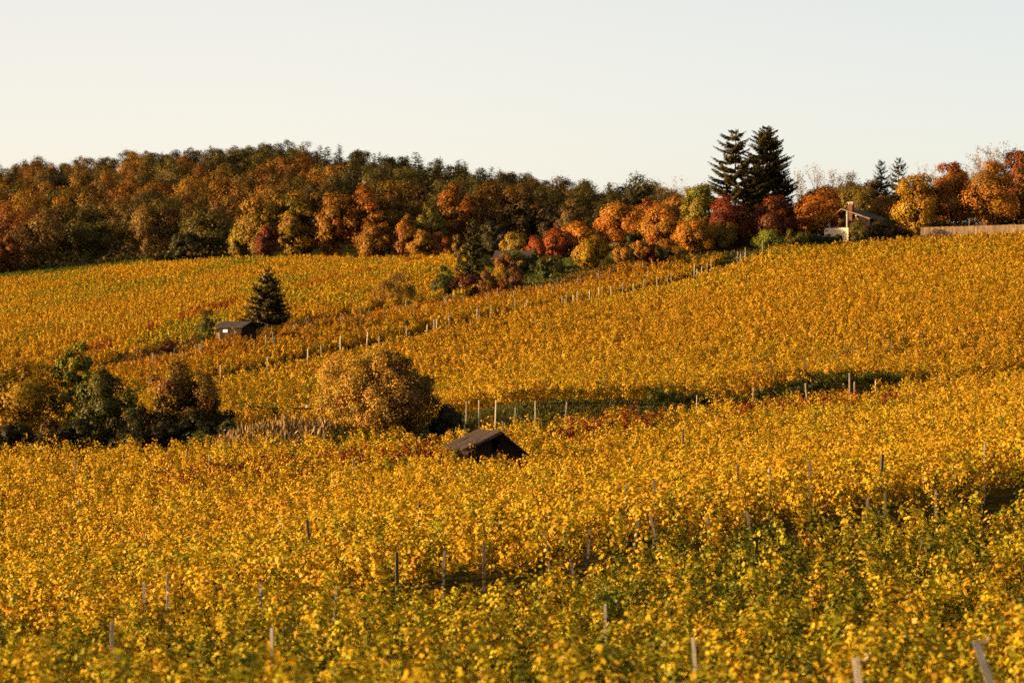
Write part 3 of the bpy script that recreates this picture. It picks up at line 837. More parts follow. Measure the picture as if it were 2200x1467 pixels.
def conifer_np(H, Rr, zb, rng, nwh=26, br=7, dens=1.0, leafw=.16, droop=.10, gap=0.0, up=.22, pw=.8):
    C, Nn, T, S, A, Cc = [], [], [], [], [], []
    mb = MB()
    mb.tube([(0, 0, -.4), (0, 0, H*.5), (0, 0, H*.985)], [H*.014, H*.009, H*.0015], 7)
    for w in range(nwh):
        f = (w + rng.uniform(-.3, .3))/nwh
        zw = zb + (H*.985-zb)*np.clip(f, 0, 1)
        Lm = Rr*(1-f)**pw*1.02 + .05*Rr*(1-f)+.10
        nb = max(4, int(br*(1-f*.35)))
        a0 = rng.uniform(0, 6.28)
        for b in range(nb):
            if rng.random() < gap: continue
            a = a0 + 6.283*b/nb + rng.normal(0, .25)
            z = zw + rng.normal(0, .30)*(H-zb)/nwh
            L = Lm*rng.uniform(.74, 1.08)
            if rng.random() < .1: L *= .6
            dirv = np.array([math.cos(a), math.sin(a), 0]); sd = np.array([-math.sin(a), math.cos(a), 0])
            dz = lambda s: L*(-droop*math.sin(s*3.0)*(1-f*.8) + (up*(s**2)) + .25*f*s)
            k = [np.array([0, 0, z]) + dirv*L*s + np.array([0, 0, dz(s)]) for s in (0, .35, .7, 1.0)]
            mb.tube(k, [H*.0035*(1-f*.6), H*.0025*(1-f*.6), H*.0016*(1-f*.6), .008], 3)
            m = max(5, int(L/.16*dens))
            for q in range(m):
                s = (q + rng.random())/m
                s = .12 + .88*s
                p = np.array([0, 0, z]) + dirv*L*s + np.array([0, 0, dz(s)])
                wl = .42*L*(1.05-s)*rng.uniform(.5, 1) + .16
                wl = min(wl, .95)
                for sg in (-1, 1):
                    tv = dirv*.75 + sd*sg*rng.uniform(.45, 1.0) + np.array([0, 0, rng.normal(-.10, .16)])
                    tv /= np.linalg.norm(tv)
                    C.append(p + tv*wl*.5); T.append(tv); S.append(wl*.62)
                    Nn.append(np.array([rng.normal(0, .35), rng.normal(0, .35), 1]) + dirv*.25)
                    A.append(min(.5, leafw/wl*1.4))
                    Cc.append(rng.uniform(.7, 1.3))
                if rng.random() < .5:      # hanging twig
                    C.append(p + np.array([0, 0, -.12])); T.append(np.array([rng.normal(0, .4), rng.normal(0, .4), -1])); S.append(.24)
                    Nn.append(dirv + rng.normal(0, .3, 3)); A.append(.4); Cc.append(rng.uniform(.65, 1.1))
    C = np.array(C); Nn = np.array(Nn); T = np.array(T); S = np.array(S); A = np.array(A)
    v = leaf_quads(C, Nn, S, A, T, rng)
    col = np.array(Cc)[:, None]*(1+rng.normal(0, .06, (len(C), 3)))
    return v, col, mb

def conifer(px, d, top, halfw, label, base_f=.14, color=(.072, .056, .015), seed=1, name='spruce', **kw):
    rng = np.random.default_rng(seed)
    x = X_of(px, d); g = tz(x, d); H = Z_of(top, d) - g
    v, col, mb = conifer_np(H, halfw*d/F*1.02, H*base_f, rng, **kw)
    t = empty(name, (x, d, g)); tag(t, label, 'spruce')
    link('crown', mesh_np('crown', v, 4, np.arange(len(v)), col, M_needle), t, color=color)
    link('trunk', mb.mesh('trunk', M_bark), t)
    return t

conifer(1580, 440, 272, 80, 'tall gappy dark spruce, left one of the pair breaking the skyline', .16, seed=31, nwh=22, br=7, gap=.24, dens=1.2, up=.16, droop=.06, pw=.42, leafw=.40)
conifer(1646, 445, 269, 76, 'tallest dense dark spruce, right one of the pair breaking the skyline', .12, seed=32, nwh=29, br=10, gap=.05, dens=1.5, up=.14, droop=.05, pw=.42, leafw=.42)
conifer(576, 299, 572, 60, 'lone dark spruce standing in the vineyard right of the small hut', .13, seed=33, nwh=19, br=9, gap=.04, dens=1.5, up=.10, droop=.02, leafw=.24, pw=.68)
conifer(1015, 392, 464, 43, 'dark spruce at the end of the left vineyard beside the hidden house', .05, seed=34, nwh=20, br=8, gap=.05, dens=1.2, up=.05, pw=.6, leafw=.28, color=(.070, .062, .016))
conifer(1893, 452, 338, 34, 'left one of two slim spruces rising behind the house', .2, seed=35, nwh=18, br=7, gap=.15, dens=1.0, up=.35, pw=.6, leafw=.3)
conifer(1931, 455, 334, 36, 'right one of two slim spruces rising behind the house', .2, seed=36, nwh=17, br=7, gap=.22, dens=1.0, up=.4, pw=.55, leafw=.3)
conifer(2215, 446, 292, 42, 'dark conifer cut by the right edge above the orange trees', .1, seed=37, nwh=20, br=8, gap=.05, pw=.5, leafw=.3)

OR = (.36, .135, .012); ORL = (.46, .185, .016); GO = (.42, .225, .014); YG = (.30, .215, .014); OLV = (.155, .135, .016)
RUST = (.26, .085, .012); RED = (.32, .048, .016); WINE = (.135, .032, .014); GRN = (.065, .078, .012); DGR = (.040, .037, .009); BRN = (.14, .075, .018)
TAN = (.24, .145, .035)

# valley trees on the left, near the middle of the picture
n = 11000
tree('valley_tree', 48, 177, 772, 78, (.34, .20, .013), 'rounded yellow green tree at the left edge of the valley thicket', nleaf=n, z0f=.12, leaf=.085, ncl=48)
tree('valley_tree', 166, 178, 736, 52, (.20, .190, .013), 'tallest green tree with a ragged top in the valley thicket', nleaf=n, z0f=.03, leaf=.085, ncl=90, topw=.82, clr=(.15, .27))
tree('valley_tree', 228, 175, 792, 62, (.085, .080, .011), 'dark green domed tree right of the tallest green tree', nleaf=n, z0f=.04, leaf=.095, ncl=44)
tree('sumac_tree', 388, 175, 775, 76, (.155, .085, .014), 'rust brown spreading tree with a flat wide crown in the valley', nleaf=11000, z0f=.12, leaf=.085, ncl=40, clr=(.20, .32))
tree('valley_bush', 452, 177, 842, 46, (.065, .075, .012), 'dark green bush at the right foot of the rust brown tree', 'bush', nleaf=6500, z0f=.0, leaf=.10)
tree('valley_tree', -18, 179, 788, 30, (.05, .055, .012), 'dark green tree cut off by the left edge of the picture', nleaf=5000, z0f=.05, leaf=.11)
for px, top, hw, col, lab in [(20, 905, 46, DGR, 'low dark bush under the yellow green tree at the left edge'), (108, 898, 50, BRN, 'brownish low bush below the tallest green tree'),
                              (175, 880, 44, DGR, 'blackish low bush at the foot of the dark domed tree'), (285, 868, 44, (.05, .04, .01), 'dark brown bush filling the gap between domed tree and rust tree'),
                              (350, 885, 42, DGR, 'dark bush under the left side of the rust brown tree'), (420, 880, 40, DGR, 'dark bush under the right side of the rust brown tree'),
                              (300, 915, 60, DGR, 'lowest dark bush along the edge of the golden vines'), (432, 918, 26, (.10, .11, .016), 'small spiky olive plant before the dark valley bushes'),
                              (500, 905, 34, DGR, 'dark rounded bush beside the dry grass clumps')]:
    tree('valley_bush', px, 171 if top > 900 else 173, top, hw, col, lab, 'bush', nleaf=3200, z0f=0, leaf=.10, ncl=20)
tree('golden_bush', 776, 171.5, 757, 92, (.44, .250, .034), 'large feathery golden bush, the sunlit left half of the big clump, coloured paler', 'bush', nleaf=26000, z0f=0, leaf=.060, ncl=90, clr=(.18, .28), jit=.55, colsig=.10)
tree('golden_bush', 852, 173, 752, 80, (.185, .105, .018), 'shaded right half of the big golden bush, coloured darker brown', 'bush', nleaf=22000, z0f=0, leaf=.065, ncl=80, clr=(.18, .30), jit=.45, colsig=.12)  # one bush, its lit and shaded sides painted as two leaf colours
tree('grassy_bush', 965, 174, 870, 40, (.034, .036, .012), 'low dark grassy mound right of the big golden bush', 'bush', nleaf=4500, z0f=0, leaf=.11, ncl=22)
for px, top, hw in [(520, 868, 40), (575, 872, 36), (628, 872, 34), (665, 880, 30)]:
    tree('hedge_bush', px, 196, top, hw, (.075, .085, .013), 'green hedge bush behind the dry grass, %s' % {520: 'leftmost of the four', 575: 'second from the left', 628: 'third from the left', 665: 'nearest the wooden bar'}[px], 'bush', nleaf=2600, z0f=0, leaf=.12, ncl=16)
# edge of the left hill: bushes by the hut and along the strip
tree('hut_bush', 446, 291, 664, 23, (.10, .10, .013), 'olive bush growing over the left side of the small hut', 'bush', nleaf=2600, z0f=.02, ncl=16)
tree('hut_bush', 432, 288, 694, 20, GRN, 'low green bush below the hut', 'bush', nleaf=1600, z0f=0, ncl=12)
tree('red_bush', 360, 281, 727, 25, (.11, .034, .012), 'dark red bush down the edge from the hut', 'bush', nleaf=2200, z0f=0, ncl=14)
tree('edge_bush', 308, 276, 745, 20, (.19, .085, .014), 'small brown bush furthest down the vineyard edge', 'bush', nleaf=1300, z0f=0, ncl=12)
tree('edge_bush', 538, 294, 700, 16, BRN, 'small brown bush between the hut and the lone spruce', 'bush', nleaf=1100, z0f=0, ncl=10)
tree('edge_bush', 822, 343, 602, 34, (.26, .13, .018), 'orange bush on the vineyard edge, left of the brown one', 'bush', nleaf=3000, z0f=0, ncl=22)
tree('edge_bush', 860, 346, 580, 36, (.105, .065, .014), 'brown leafy bush with a round top on the vineyard edge', 'bush', nleaf=3800, z0f=.04, ncl=24)
for px, d, top, hw, col, lab in [(950, 368, 588, 26, (.10, .10, .014), 'olive bush left of the wine red bush'), (962, 385, 570, 22, (.085, .095, .013), 'green bush under the spruce at the end of the vineyard'),
        (1000, 372, 588, 31, (.105, .030, .013), 'wine red bush below the spruce at the end of the vineyard'), (1046, 376, 582, 24, (.20, .09, .015), 'russet bush right of the wine red bush'),
        (1106, 390, 571, 27, (.14, .055, .02), 'purple brown bush below the hidden house'), (1032, 398, 552, 26, (.045, .055, .013), 'dark green bush at the right foot of the spruce'),
        (1078, 415, 541, 22, (.23, .10, .015), 'russet shrub in front of the hidden house gable'), (1110, 418, 540, 36, (.075, .075, .014), 'olive shrub covering the hidden house wall'),
        (1150, 416, 535, 22, (.06, .07, .015), 'dark green shrub right of the hidden house'), (985, 420, 504, 17, TAN, 'pale olive shrub left of the spruce top'),
        (1185, 412, 548, 28, (.085, .085, .013), 'green garden shrub below the red tree'), (1168, 408, 572, 18, (.06, .07, .012), 'low green shrub in the garden lawn'),
        (1335, 407, 530, 22, (.30, .14, .016), 'orange bush low on the garden edge, left of the twin'), (1378, 406, 518, 20, (.34, .145, .015), 'orange bush low on the garden edge, right of the twin'),
        (1396, 407, 512, 12, (.25, .035, .018), 'small bright red shrub between orange and dark bushes'), (1415, 409, 524, 17, DGR, 'dark bush below the big orange tree'),
        (1362, 415, 500, 16, (.03, .035, .012), 'blackish shrub left of the big orange tree'), (1438, 412, 532, 14, (.045, .04, .012), 'small dark shrub at the foot of the golden round tree'),
        (1658, 424, 490, 37, (.125, .135, .014), 'bright green juniper bush at the top of the lane'), (1716, 428, 492, 27, (.15, .12, .018), 'olive bush right of the green juniper'),
        (1762, 431, 500, 24, (.03, .036, .012), 'dark green hedge bush left of the house'), (1790, 431, 504, 20, (.035, .042, .013), 'dark bush under the cream lean-to'),
        (1850, 429.5, 474, 40, (.075, .062, .014), 'broad dark olive bush in front of the house'), (1893, 430.5, 468, 30, (.05, .036, .012), 'dark brown bush between the house and the fence'),
        (1806, 436.0, 470, 9, (.24, .12, .04), 'orange climber against the house gable'), (1840, 433.5, 470, 14, (.16, .09, .02), 'brown shrub right of the flue pipe')]:
    tree('garden_bush', px, d, top, hw, col, lab, 'bush', nleaf=3200, z0f=0, ncl=18, leaf=.125)
tree('creeper', 986, 149.5, 964, 32, (.20, .135, .012), 'leafy creeper swallowing the left wall of the dark plank shed', 'bush', nleaf=4200, z0f=0, leaf=.07, ncl=22)
# garden trees, left to right
for px, d, top, hw, col, lab, zf in [
    (1105, 446, 500, 27, (.30, .19, .016), 'yellow green tree rising behind the hidden house roof', .1),
    (1152, 436, 508, 20, (.29, .065, .016), 'small red tree right of the hidden house', .15),
    (1194, 440, 491, 27, (.30, .075, .016), 'rounded red orange tree, larger of the two red ones near the hidden house', .12),
    (1246, 442, 476, 36, (.42, .16, .016), 'orange tree with a pointed top right of the red orange tree', .12),
    (1265, 416, 506, 36, (.36, .205, .015), 'small yellow orange fruit tree with a visible trunk on the lawn', .30),
    (1292, 446, 470, 20, (.19, .18, .014), 'yellow green tree at the left of the broad orange tree', .1),
    (1335, 442, 434, 54, (.33, .125, .013), 'broad orange tree with a spreading crown above the garden', .15),
    (1420, 434, 438, 46, (.36, .150, .016), 'big round orange tree in the middle of the garden row', .10),
    (1392, 458, 428, 34, (.32, .115, .014), 'rust tree half hidden behind the big round orange tree', .15),
    (1492, 428, 470, 42, (.45, .195, .016), 'golden orange round tree lowest in the garden row', .04),
    (1500, 455, 395, 36, (.20, .155, .016), 'tall yellow green tree left of the big spruces', .15),
    (1450, 462, 418, 28, (.27, .125, .018), 'orange brown tree behind the golden round tree', .2),
    (1563, 433, 420, 47, (.22, .052, .016), 'bright red tree below the gappy spruce', .15),
    (1540, 430, 478, 40, (.17, .10, .014), 'olive brown tree under the bright red tree', .02),
    (1655, 434, 420, 50, (.15, .045, .014), 'dark wine red tree below the dense spruce', .06),
    (1758, 440, 398, 50, (.36, .125, .013), 'orange tree directly left of the house', .10),
    (1722, 444, 440, 28, (.28, .09, .013), 'rust tree between the wine red tree and the house', .1),
    (1850, 462, 398, 50, (.17, .115, .015), 'olive brown tree behind the house roof', .15),
    (1905, 446, 420, 42, (.22, .115, .014), 'olive orange tree under the two slim spruces', .12),
    (1968, 436, 374, 46, (.34, .175, .013), 'yellow orange tree at the left end of the fence', .16),
    (2042, 440, 370, 44, (.28, .105, .013), 'rust orange tree in the middle behind the fence', .2),
    (2052, 462, 350, 34, (.24, .065, .014), 'red topped tree behind the rust orange tree', .3),
    (2130, 437, 345, 62, (.33, .135, .013), 'widest orange tree behind the fence near the right edge', .2),
    (2200, 452, 322, 40, (.24, .072, .014), 'red orange tree at the right edge below the conifer', .2),
    (2235, 438, 400, 40, (.26, .11, .014), 'orange tree cut by the right edge behind the fence', .2)]:
    tree('garden_tree', px, d, top, hw, col, lab, 'tree', z0f=zf*.35, nleaf=13000, ncl=50, leaf=.155)

for i, (px, d, top, hw, col, w) in enumerate([(1690, 482, 432, 34, (.17, .085, .014), 'rust brown'), (1735, 486, 424, 36, (.20, .11, .016), 'tan brown'), (1782, 488, 402, 36, (.19, .10, .016), 'orange brown'),
        (1826, 486, 392, 36, (.13, .095, .016), 'olive brown'), (1872, 490, 384, 34, (.14, .085, .016), 'dull brown'), (1935, 488, 415, 40, (.10, .075, .013), 'dark olive'),
        (2010, 486, 402, 40, (.20, .09, .014), 'russet'), (2090, 488, 398, 42, (.22, .11, .014), 'amber brown'), (2170, 486, 378, 44, (.13, .075, .013), 'dark brown'), (2250, 486, 380, 40, (.16, .08, .014), 'umber'),
        (1540, 476, 452, 34, (.14, .10, .014), 'dark golden'), (1465, 480, 440, 34, (.17, .10, .014), 'dull amber'), (1600, 470, 440, 40, (.055, .045, .012), 'blackish green')]):
    tree('backdrop_tree', px, d, top, hw, col, w + ' tree in the row behind the ridge garden, ' + ['under the dense spruce', 'right of the dense spruce', 'left of the house roof', 'above the chimney', 'right of the chimney',
         'behind the slim spruces', 'behind the yellow orange tree', 'behind the red topped tree', 'left of the edge conifer', 'at the right edge', 'behind the red tree', 'behind the golden round tree', 'between the two big spruces'][i], 'tree', z0f=0, nleaf=8000, ncl=44, leaf=.18)

# sparse and bare trees on the right skyline
def bare_tree(px, d, top, hw, label, nleaf, color, seed):
    rng = np.random.default_rng(seed)
    x = X_of(px, d); g = tz(x, d); H = Z_of(top, d)-g; Rr = hw*d/F
    t = empty('bare_tree', (x, d, g)); tag(t, label, 'tree')
    mb = MB(); tips = []
    def grow(p, dirv, L, r, lev):
        q = p + dirv*L
        m = p.lerp(q, .5) + Vector((rng.normal(0, .04)*L, rng.normal(0, .04)*L, 0))
        mb.tube([p, m, q], [r, r*.8, r*.55], 5 if lev < 2 else 3)
        if lev >= 4: tips.append(q); return
        for i in range(3 if lev else 4):
            nd = (dirv + Vector(rng.normal(0, .42, 3)) + Vector((0, 0, .25))).normalized()
            grow(q if i < 2 else m, nd, L*rng.uniform(.6, .85), r*.55, lev+1)
    grow(Vector((0, 0, -.3)), Vector((0, 0, 1)), H*.30, H*.014, 0)
    V_ = np.array([tuple(v) for v in mb.v])
    kz = H/V_[:, 2].max(); kx = Rr/np.quantile(np.abs(V_[:, 0]), .98)
    mb.v = [(a*kx, b*kx, c*kz) for a, b, c in mb.v]
    link('trunk', mb.mesh('trunk', M_bark), t)
    tp = np.array([(q.x*kx, q.y*kx, q.z*kz) for q in tips])
    if nleaf:
        ci = rng.integers(0, len(tp), nleaf)
        c = tp[ci] + rng.normal(0, .3, (nleaf, 3))
        v = leaf_quads(c, rng.normal(size=(nleaf, 3)), .10*rng.uniform(.6, 1.3, nleaf), rng=rng)
        link('crown', mesh_np('crown', v, 4, np.arange(len(v)), rng.uniform(.7, 1.3, (nleaf, 1))*np.ones((1, 3)), M_tree), t, color=color)
bare_tree(1752, 470, 355, 22, 'nearly bare pale tree right of the big spruces, taller one', 500, (.24, .14, .03), 1)
bare_tree(1722, 466, 366, 18, 'nearly bare pale tree closest to the big spruces', 500, (.17, .10, .025), 2)
bare_tree(1790, 468, 370, 24, 'thin pale tree with sparse tan leaves left of the slim spruces', 1300, (.17, .11, .022), 3)
bare_tree(1835, 470, 372, 30, 'thin tree with sparse brown leaves just left of the slim spruces', 1600, (.13, .085, .02), 4)
bare_tree(1986, 470, 354, 18, 'bare pale tree right of the slim spruces', 250, (.24, .14, .03), 5)
bare_tree(2022, 468, 360, 20, 'thin tree with sparse rust leaves behind the rust orange tree', 800, (.20, .08, .016), 6)
bare_tree(2138, 455, 309, 50, 'tall airy tree with sparse pale gold leaves at the right', 2200, (.28, .17, .025), 7)
bare_tree(2085, 458, 348, 26, 'airy pale tree left of the tall airy one', 700, (.26, .16, .025), 8)
bare_tree(1430, 560, 392, 30, 'sparse dull tree on the skyline left of the spruces', 1600, (.17, .11, .03), 9)
bare_tree(1475, 560, 384, 26, 'sparse brown tree touching the left side of the big spruces', 1500, (.20, .12, .03), 10)

# row of big oaks at the foot of the wood behind the left vineyard
for px, d, top, hw, col, lab in [
    (512, 588, 468, 22, (.25, .17, .016), 'small pale yellow tree at the left end of the oak row'),
    (555, 584, 424, 48, (.27, .155, .018), 'yellow tan oak starting the lit oak row'),
    (572, 576, 488, 22, (.19, .050, .016), 'small red tree in front of the yellow tan oak'),
    (628, 584, 410, 42, (.27, .16, .016), 'tall golden tan oak, second tall one of the lit row'),
    (668, 586, 416, 38, (.29, .155, .016), 'golden oak leaning against the tall tan oak'),
    (722, 582, 412, 42, (.32, .135, .014), 'orange gold oak above the middle of the left vineyard'),
    (775, 584, 396, 46, (.30, .110, .013), 'rich orange oak with a tall domed crown'),
    (835, 586, 388, 52, (.20, .105, .014), 'olive brown oak towering right of the rich orange oak'),
    (800, 576, 478, 36, (.28, .125, .014), 'lower orange tree at the vineyard edge under the domed oak'),
    (868, 576, 462, 30, (.29, .115, .014), 'orange tree half height before the green olive oak'),
    (922, 580, 438, 40, (.17, .135, .016), 'green olive tree with a rounded crown in the oak row'),
    (905, 574, 496, 28, (.30, .150, .014), 'small orange gold tree at the foot of the green olive tree'),
    (945, 574, 500, 22, (.33, .105, .014), 'small bright orange tree close to the spruce'),
    (985, 588, 394, 46, (.28, .105, .013), 'high orange oak behind the spruce at the vineyard end'),
    (1065, 592, 388, 62, (.20, .095, .014), 'wide olive orange oak right of the high orange oak'),
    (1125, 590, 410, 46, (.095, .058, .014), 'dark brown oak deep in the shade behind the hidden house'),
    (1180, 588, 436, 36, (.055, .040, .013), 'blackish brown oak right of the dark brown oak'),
    (1235, 580, 426, 44, (.145, .092, .025), 'dusky tan oak standing alone before the dark wood'),
    (1060, 576, 476, 34, (.060, .046, .013), 'dark lower tree behind the hidden house roof'),
    (1300, 590, 420, 40, (.075, .060, .014), 'dark olive oak left of the broad orange garden tree'),
    (1370, 592, 402, 40, (.070, .062, .016), 'dark olive tree on the right shoulder of the wood'),
    (330, 650, 432, 56, (.17, .095, .018), 'broad brown oak lit on its left at the wood edge'),
    (440, 648, 446, 54, (.10, .075, .015), 'dark olive oak low at the wood edge above the left crest'),
    (395, 640, 500, 30, (.06, .055, .014), 'small dark tree between the two wood edge oaks'),
    (45, 660, 440, 62, (.20, .060, .014), 'red brown oak at the left edge of the wood'),
    (15, 640, 508, 34, (.22, .075, .015), 'small rust tree low at the left edge of the wood')]:
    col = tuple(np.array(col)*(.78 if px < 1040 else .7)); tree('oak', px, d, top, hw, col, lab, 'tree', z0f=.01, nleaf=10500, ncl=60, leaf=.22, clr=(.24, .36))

# the wood on the hill: shared crowns, each tree an object of its own
FR = np.random.default_rng(77)
var_b, var_c = [], []
for k in range(9):
    rng = np.random.default_rng(300+k)
    v, col, cen, cr = crown_np(5.6, .3, 13.0, 50, 6000, .25, rng, clr=(.26, .40))
    var_b.append((mesh_np('crown', v, 4, np.arange(len(v)), col, M_tree), limb_mesh('trunk', 13, 2, cen, .22, rng, nl=6, tubek=5)))
for k in range(4):
    rng = np.random.default_rng(400+k)
    v, col, mb = conifer_np(14.0, 4.0, .6, rng, nwh=15, br=8, dens=.55, leafw=.75, up=.2, pw=.6)
    var_c.append((mesh_np('crown', v, 4, np.arange(len(v)), col, M_needle), mb.mesh('trunk', M_bark)))
HUES = [('orange', (.215, .102, .013)), ('rust', (.155, .066, .011)), ('brown', (.095, .055, .012)), ('olive', (.078, .060, .012)), ('dark green', (.042, .034, .009)),
        ('amber', (.21, .110, .013)), ('tan', (.135, .088, .022))]  # olive and brown darkened to carry the shade within the wood
def landmark(px):
    for lim, s in ((60, 'at the far left'), (220, 'above the dip at the left'), (420, 'above the left crest'), (520, 'left of the lit oak row'), (700, 'above the lone spruce'),
                   (880, 'above the domed orange oak'), (1000, 'above the high orange oak'), (1150, 'above the hidden house'), (1290, 'on the right flank'), (3000, 'at the right tail')):
        if px < lim: return s
cnt = 0
for d in (634, 662, 690, 722, 756, 792, 832, 874, 918, 960, 998):
    stepx = 9.6 if d < 760 else 8.6 if d < 900 else 7.6
    x = X_of(-420 if d < 700 else -230, d) + FR.uniform(0, 8)
    while True:
        x += stepx*FR.uniform(.75, 1.25)
        px = x/d*F + CX
        if px > 1440: break
        if d < 650 and px > -30: break  # nearest row stays unseen past the left edge, added to shade the dip
        if d < 740 and 480 < px < 1330 and FR.random() < .75: continue      # hidden behind the oak row
        dd = d + FR.uniform(-12, 12)
        g = tz(x, dd)
        conif = (px > 640 and d > 850 and FR.random() < .38) or (px > 420 and d > 900 and FR.random() < .15)
        if conif: hue = 'dark green'
        elif px < 480 and (d < 930 or px < 330):
            hue = FR.choice(['orange', 'rust', 'brown', 'olive', 'amber', 'tan', 'dark green'], p=[.16, .16, .24, .22, .08, .07, .07])
            if px > 60 and d < 750: hue = FR.choice(['brown', 'olive', 'dark green'], p=[.45, .35, .2])  # darker hues here paint in the shade low on the left
        elif px < 720 and d < 900: hue = FR.choice(['orange', 'rust', 'olive', 'tan', 'brown', 'dark green'], p=[.26, .14, .2, .14, .16, .10])
        else: hue = FR.choice(['brown', 'olive', 'dark green'], p=[.15, .30, .55])
        col = np.array(dict(HUES)[hue])*FR.uniform(.78, 1.22)
        if conif: col = np.array((.050, .040, .012))*FR.uniform(.8, 1.3)
        H = FR.uniform(.88, 1.12)*(13.0 if d < 850 else 11.0 if d < 940 else 9.6)
        sc = H/13.0
        wide = FR.uniform(.9, 1.15)*(FR.uniform(.85, 1.5) if conif else 1)
        me, tm = (var_c if conif else var_b)[FR.integers(0, 4 if conif else 9)]
        t = empty('forest_spruce' if conif else 'forest_tree', (x, dd, g), FR.uniform(0, 6.28))
        t.scale = (sc*wide, sc*wide, sc)
        zone = 'low in the wood' if d < 740 else 'halfway up the wood' if d < 860 else 'high in the wood' if d < 960 else 'on the skyline of the wood'
        size = 'small' if H < 10.2 else 'tall' if H > 12.6 else 'middling'
        tag(t, ('%s dark conifer %s %s' if conif else '%s ' + hue + ' broadleaf tree %s %s') % (size, zone.replace('of the wood', '') .strip(), landmark(px)), 'conifer' if conif else 'tree',
            'conifers of the hill wood' if conif else 'broadleaf trees of the hill wood')
        c = link('crown', me, t); c.color = (*col, 1)
        link('trunk', tm, t)
        cnt += 1
print('forest trees', cnt)

def undergrowth(name, px0, px1, d0, d1, n, h, leaf, cols, label, seed, ok=None):
    rng = np.random.default_rng(seed)
    dd = rng.uniform(d0, d1, n); px = rng.uniform(px0, px1, n); x = X_of(px, dd)
    z = vnoise(x, dd, 5.0, seed)*.8 + vnoise(x, dd, 1.8, seed+1)*.4
    hh = h*(.25 + z)*rng.uniform(.3, 1, n)**.5
    c = np.stack([x, dd, terrain(x, dd) + hh], 1)
    if ok is not None: k = ok(px, dd); c = c[k]
    nn = rng.normal(size=c.shape)*.6 + np.array([0, -.2, .8])
    v = leaf_quads(c, nn, leaf*rng.uniform(.6, 1.3, len(c)), rng=rng)
    ci = rng.integers(0, len(cols), len(c))
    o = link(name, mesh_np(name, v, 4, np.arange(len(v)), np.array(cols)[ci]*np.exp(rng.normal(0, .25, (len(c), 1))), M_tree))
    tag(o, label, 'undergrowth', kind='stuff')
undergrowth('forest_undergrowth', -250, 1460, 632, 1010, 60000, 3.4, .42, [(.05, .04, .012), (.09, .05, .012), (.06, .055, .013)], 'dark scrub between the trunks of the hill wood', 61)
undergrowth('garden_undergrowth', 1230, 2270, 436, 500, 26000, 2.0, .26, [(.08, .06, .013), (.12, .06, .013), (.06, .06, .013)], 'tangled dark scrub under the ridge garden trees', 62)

def lane_grass(n, label, seed):
    rng = np.random.default_rng(seed)
    Y = rng.uniform(235, 425, n); X = -23.8 + .356*(Y-250) + rng.uniform(-4.0, 1.6, n)
    c = np.stack([X, Y, terrain(X, Y) + .2], 1)
    v = leaf_quads(c, rng.normal(size=(n, 3))*np.array([1, 1, .25]), .3*rng.uniform(.5, 1.2, n), .3, np.array([0, 0, 1.0]) + rng.normal(0, .3, (n, 3)), rng)
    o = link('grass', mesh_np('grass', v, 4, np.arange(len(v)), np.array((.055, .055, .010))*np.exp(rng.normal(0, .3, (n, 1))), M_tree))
    tag(o, label, 'grass', kind='stuff')
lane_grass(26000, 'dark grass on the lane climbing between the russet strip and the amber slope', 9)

def edge_weeds(n, seed):
    rng = np.random.default_rng(seed)
    Y = rng.uniform(245, 432, n); X = -36.2 + .356*(Y-265) + rng.uniform(-4.5, 3.5, n)
    z = vnoise(X, Y, 3.0, seed); hh = .25 + 1.3*z*rng.uniform(.2, 1, n)
    c = np.stack([X, Y, terrain(X, Y) + hh], 1)
    v = leaf_quads(c, rng.normal(size=(n, 3))*.6 + np.array([0, 0, .8]), .13*rng.uniform(.6, 1.3, n), rng=rng)
    cols = np.array([(.26, .12, .014), (.16, .075, .013), (.20, .15, .014), (.10, .05, .012)])[rng.integers(0, 4, n)]
    o = link('edge_weeds', mesh_np('edge_weeds', v, 4, np.arange(len(v)), cols*np.exp(rng.normal(0, .15, (n, 1))), M_tree))
    tag(o, 'russet weeds and low scrub along the vineyard edge below the hut and spruce', 'weeds', kind='stuff')
edge_weeds(60000, 10)

# dry reeds left of the big bush
def reeds(px0, px1, d, top0, top1, n, seed, label):
    rng = np.random.default_rng(seed)
    px = rng.uniform(px0, px1, n); dd = d + rng.normal(0, 1.2, n)
    x = X_of(px, dd); g = terrain(x, dd)
    f = (px-px0)/(px1-px0)
    bump = .40 + .75*vnoise(px, dd*8, 17.0, seed+90)
    h = ((CY-(top0+(top1-top0)*f))/F*dd - g)*bump*rng.uniform(.35, 1.08, n)
    h = np.maximum(h, .5)
    lean = np.stack([rng.normal(.16, .30, n), rng.normal(0, .30, n), np.ones(n)], 1); lean = unit(lean)
    base = np.stack([x, dd, g], 1)
    V_, C_ = [], []
    for a, b, w, cols in ((0, .62, .03, (.10, .085, .018)), (.30, .85, .028, (.19, .12, .035)), (.74, 1.0, .05, (.21, .13, .045))):
        c = base + lean*(h*(a+b)/2)[:, None]
        V_.append(leaf_quads(c, rng.normal(size=(n, 3))*np.array([1, 1, .1]), h*(b-a)/2*1.1, w/np.maximum(h*(b-a)/2, .05), lean + rng.normal(0, .22, (n, 3)), rng))
        C_.append(np.array(cols)*np.exp(rng.normal(0, .25, (n, 1))))
    v = np.concatenate(V_); c = np.concatenate(C_)
    o = link('dry_reeds', mesh_np('dry_reeds', v, 4, np.arange(len(v)), c, M_tree))
    tag(o, label, 'reeds', kind='stuff')
reeds(472, 565, 170.5, 912, 905, 2600, 1, 'low clump of dry pinkish reeds beside the dark valley bushes')
reeds(560, 700, 170.0, 908, 876, 5200, 2, 'taller dry reeds running up to the big golden bush')
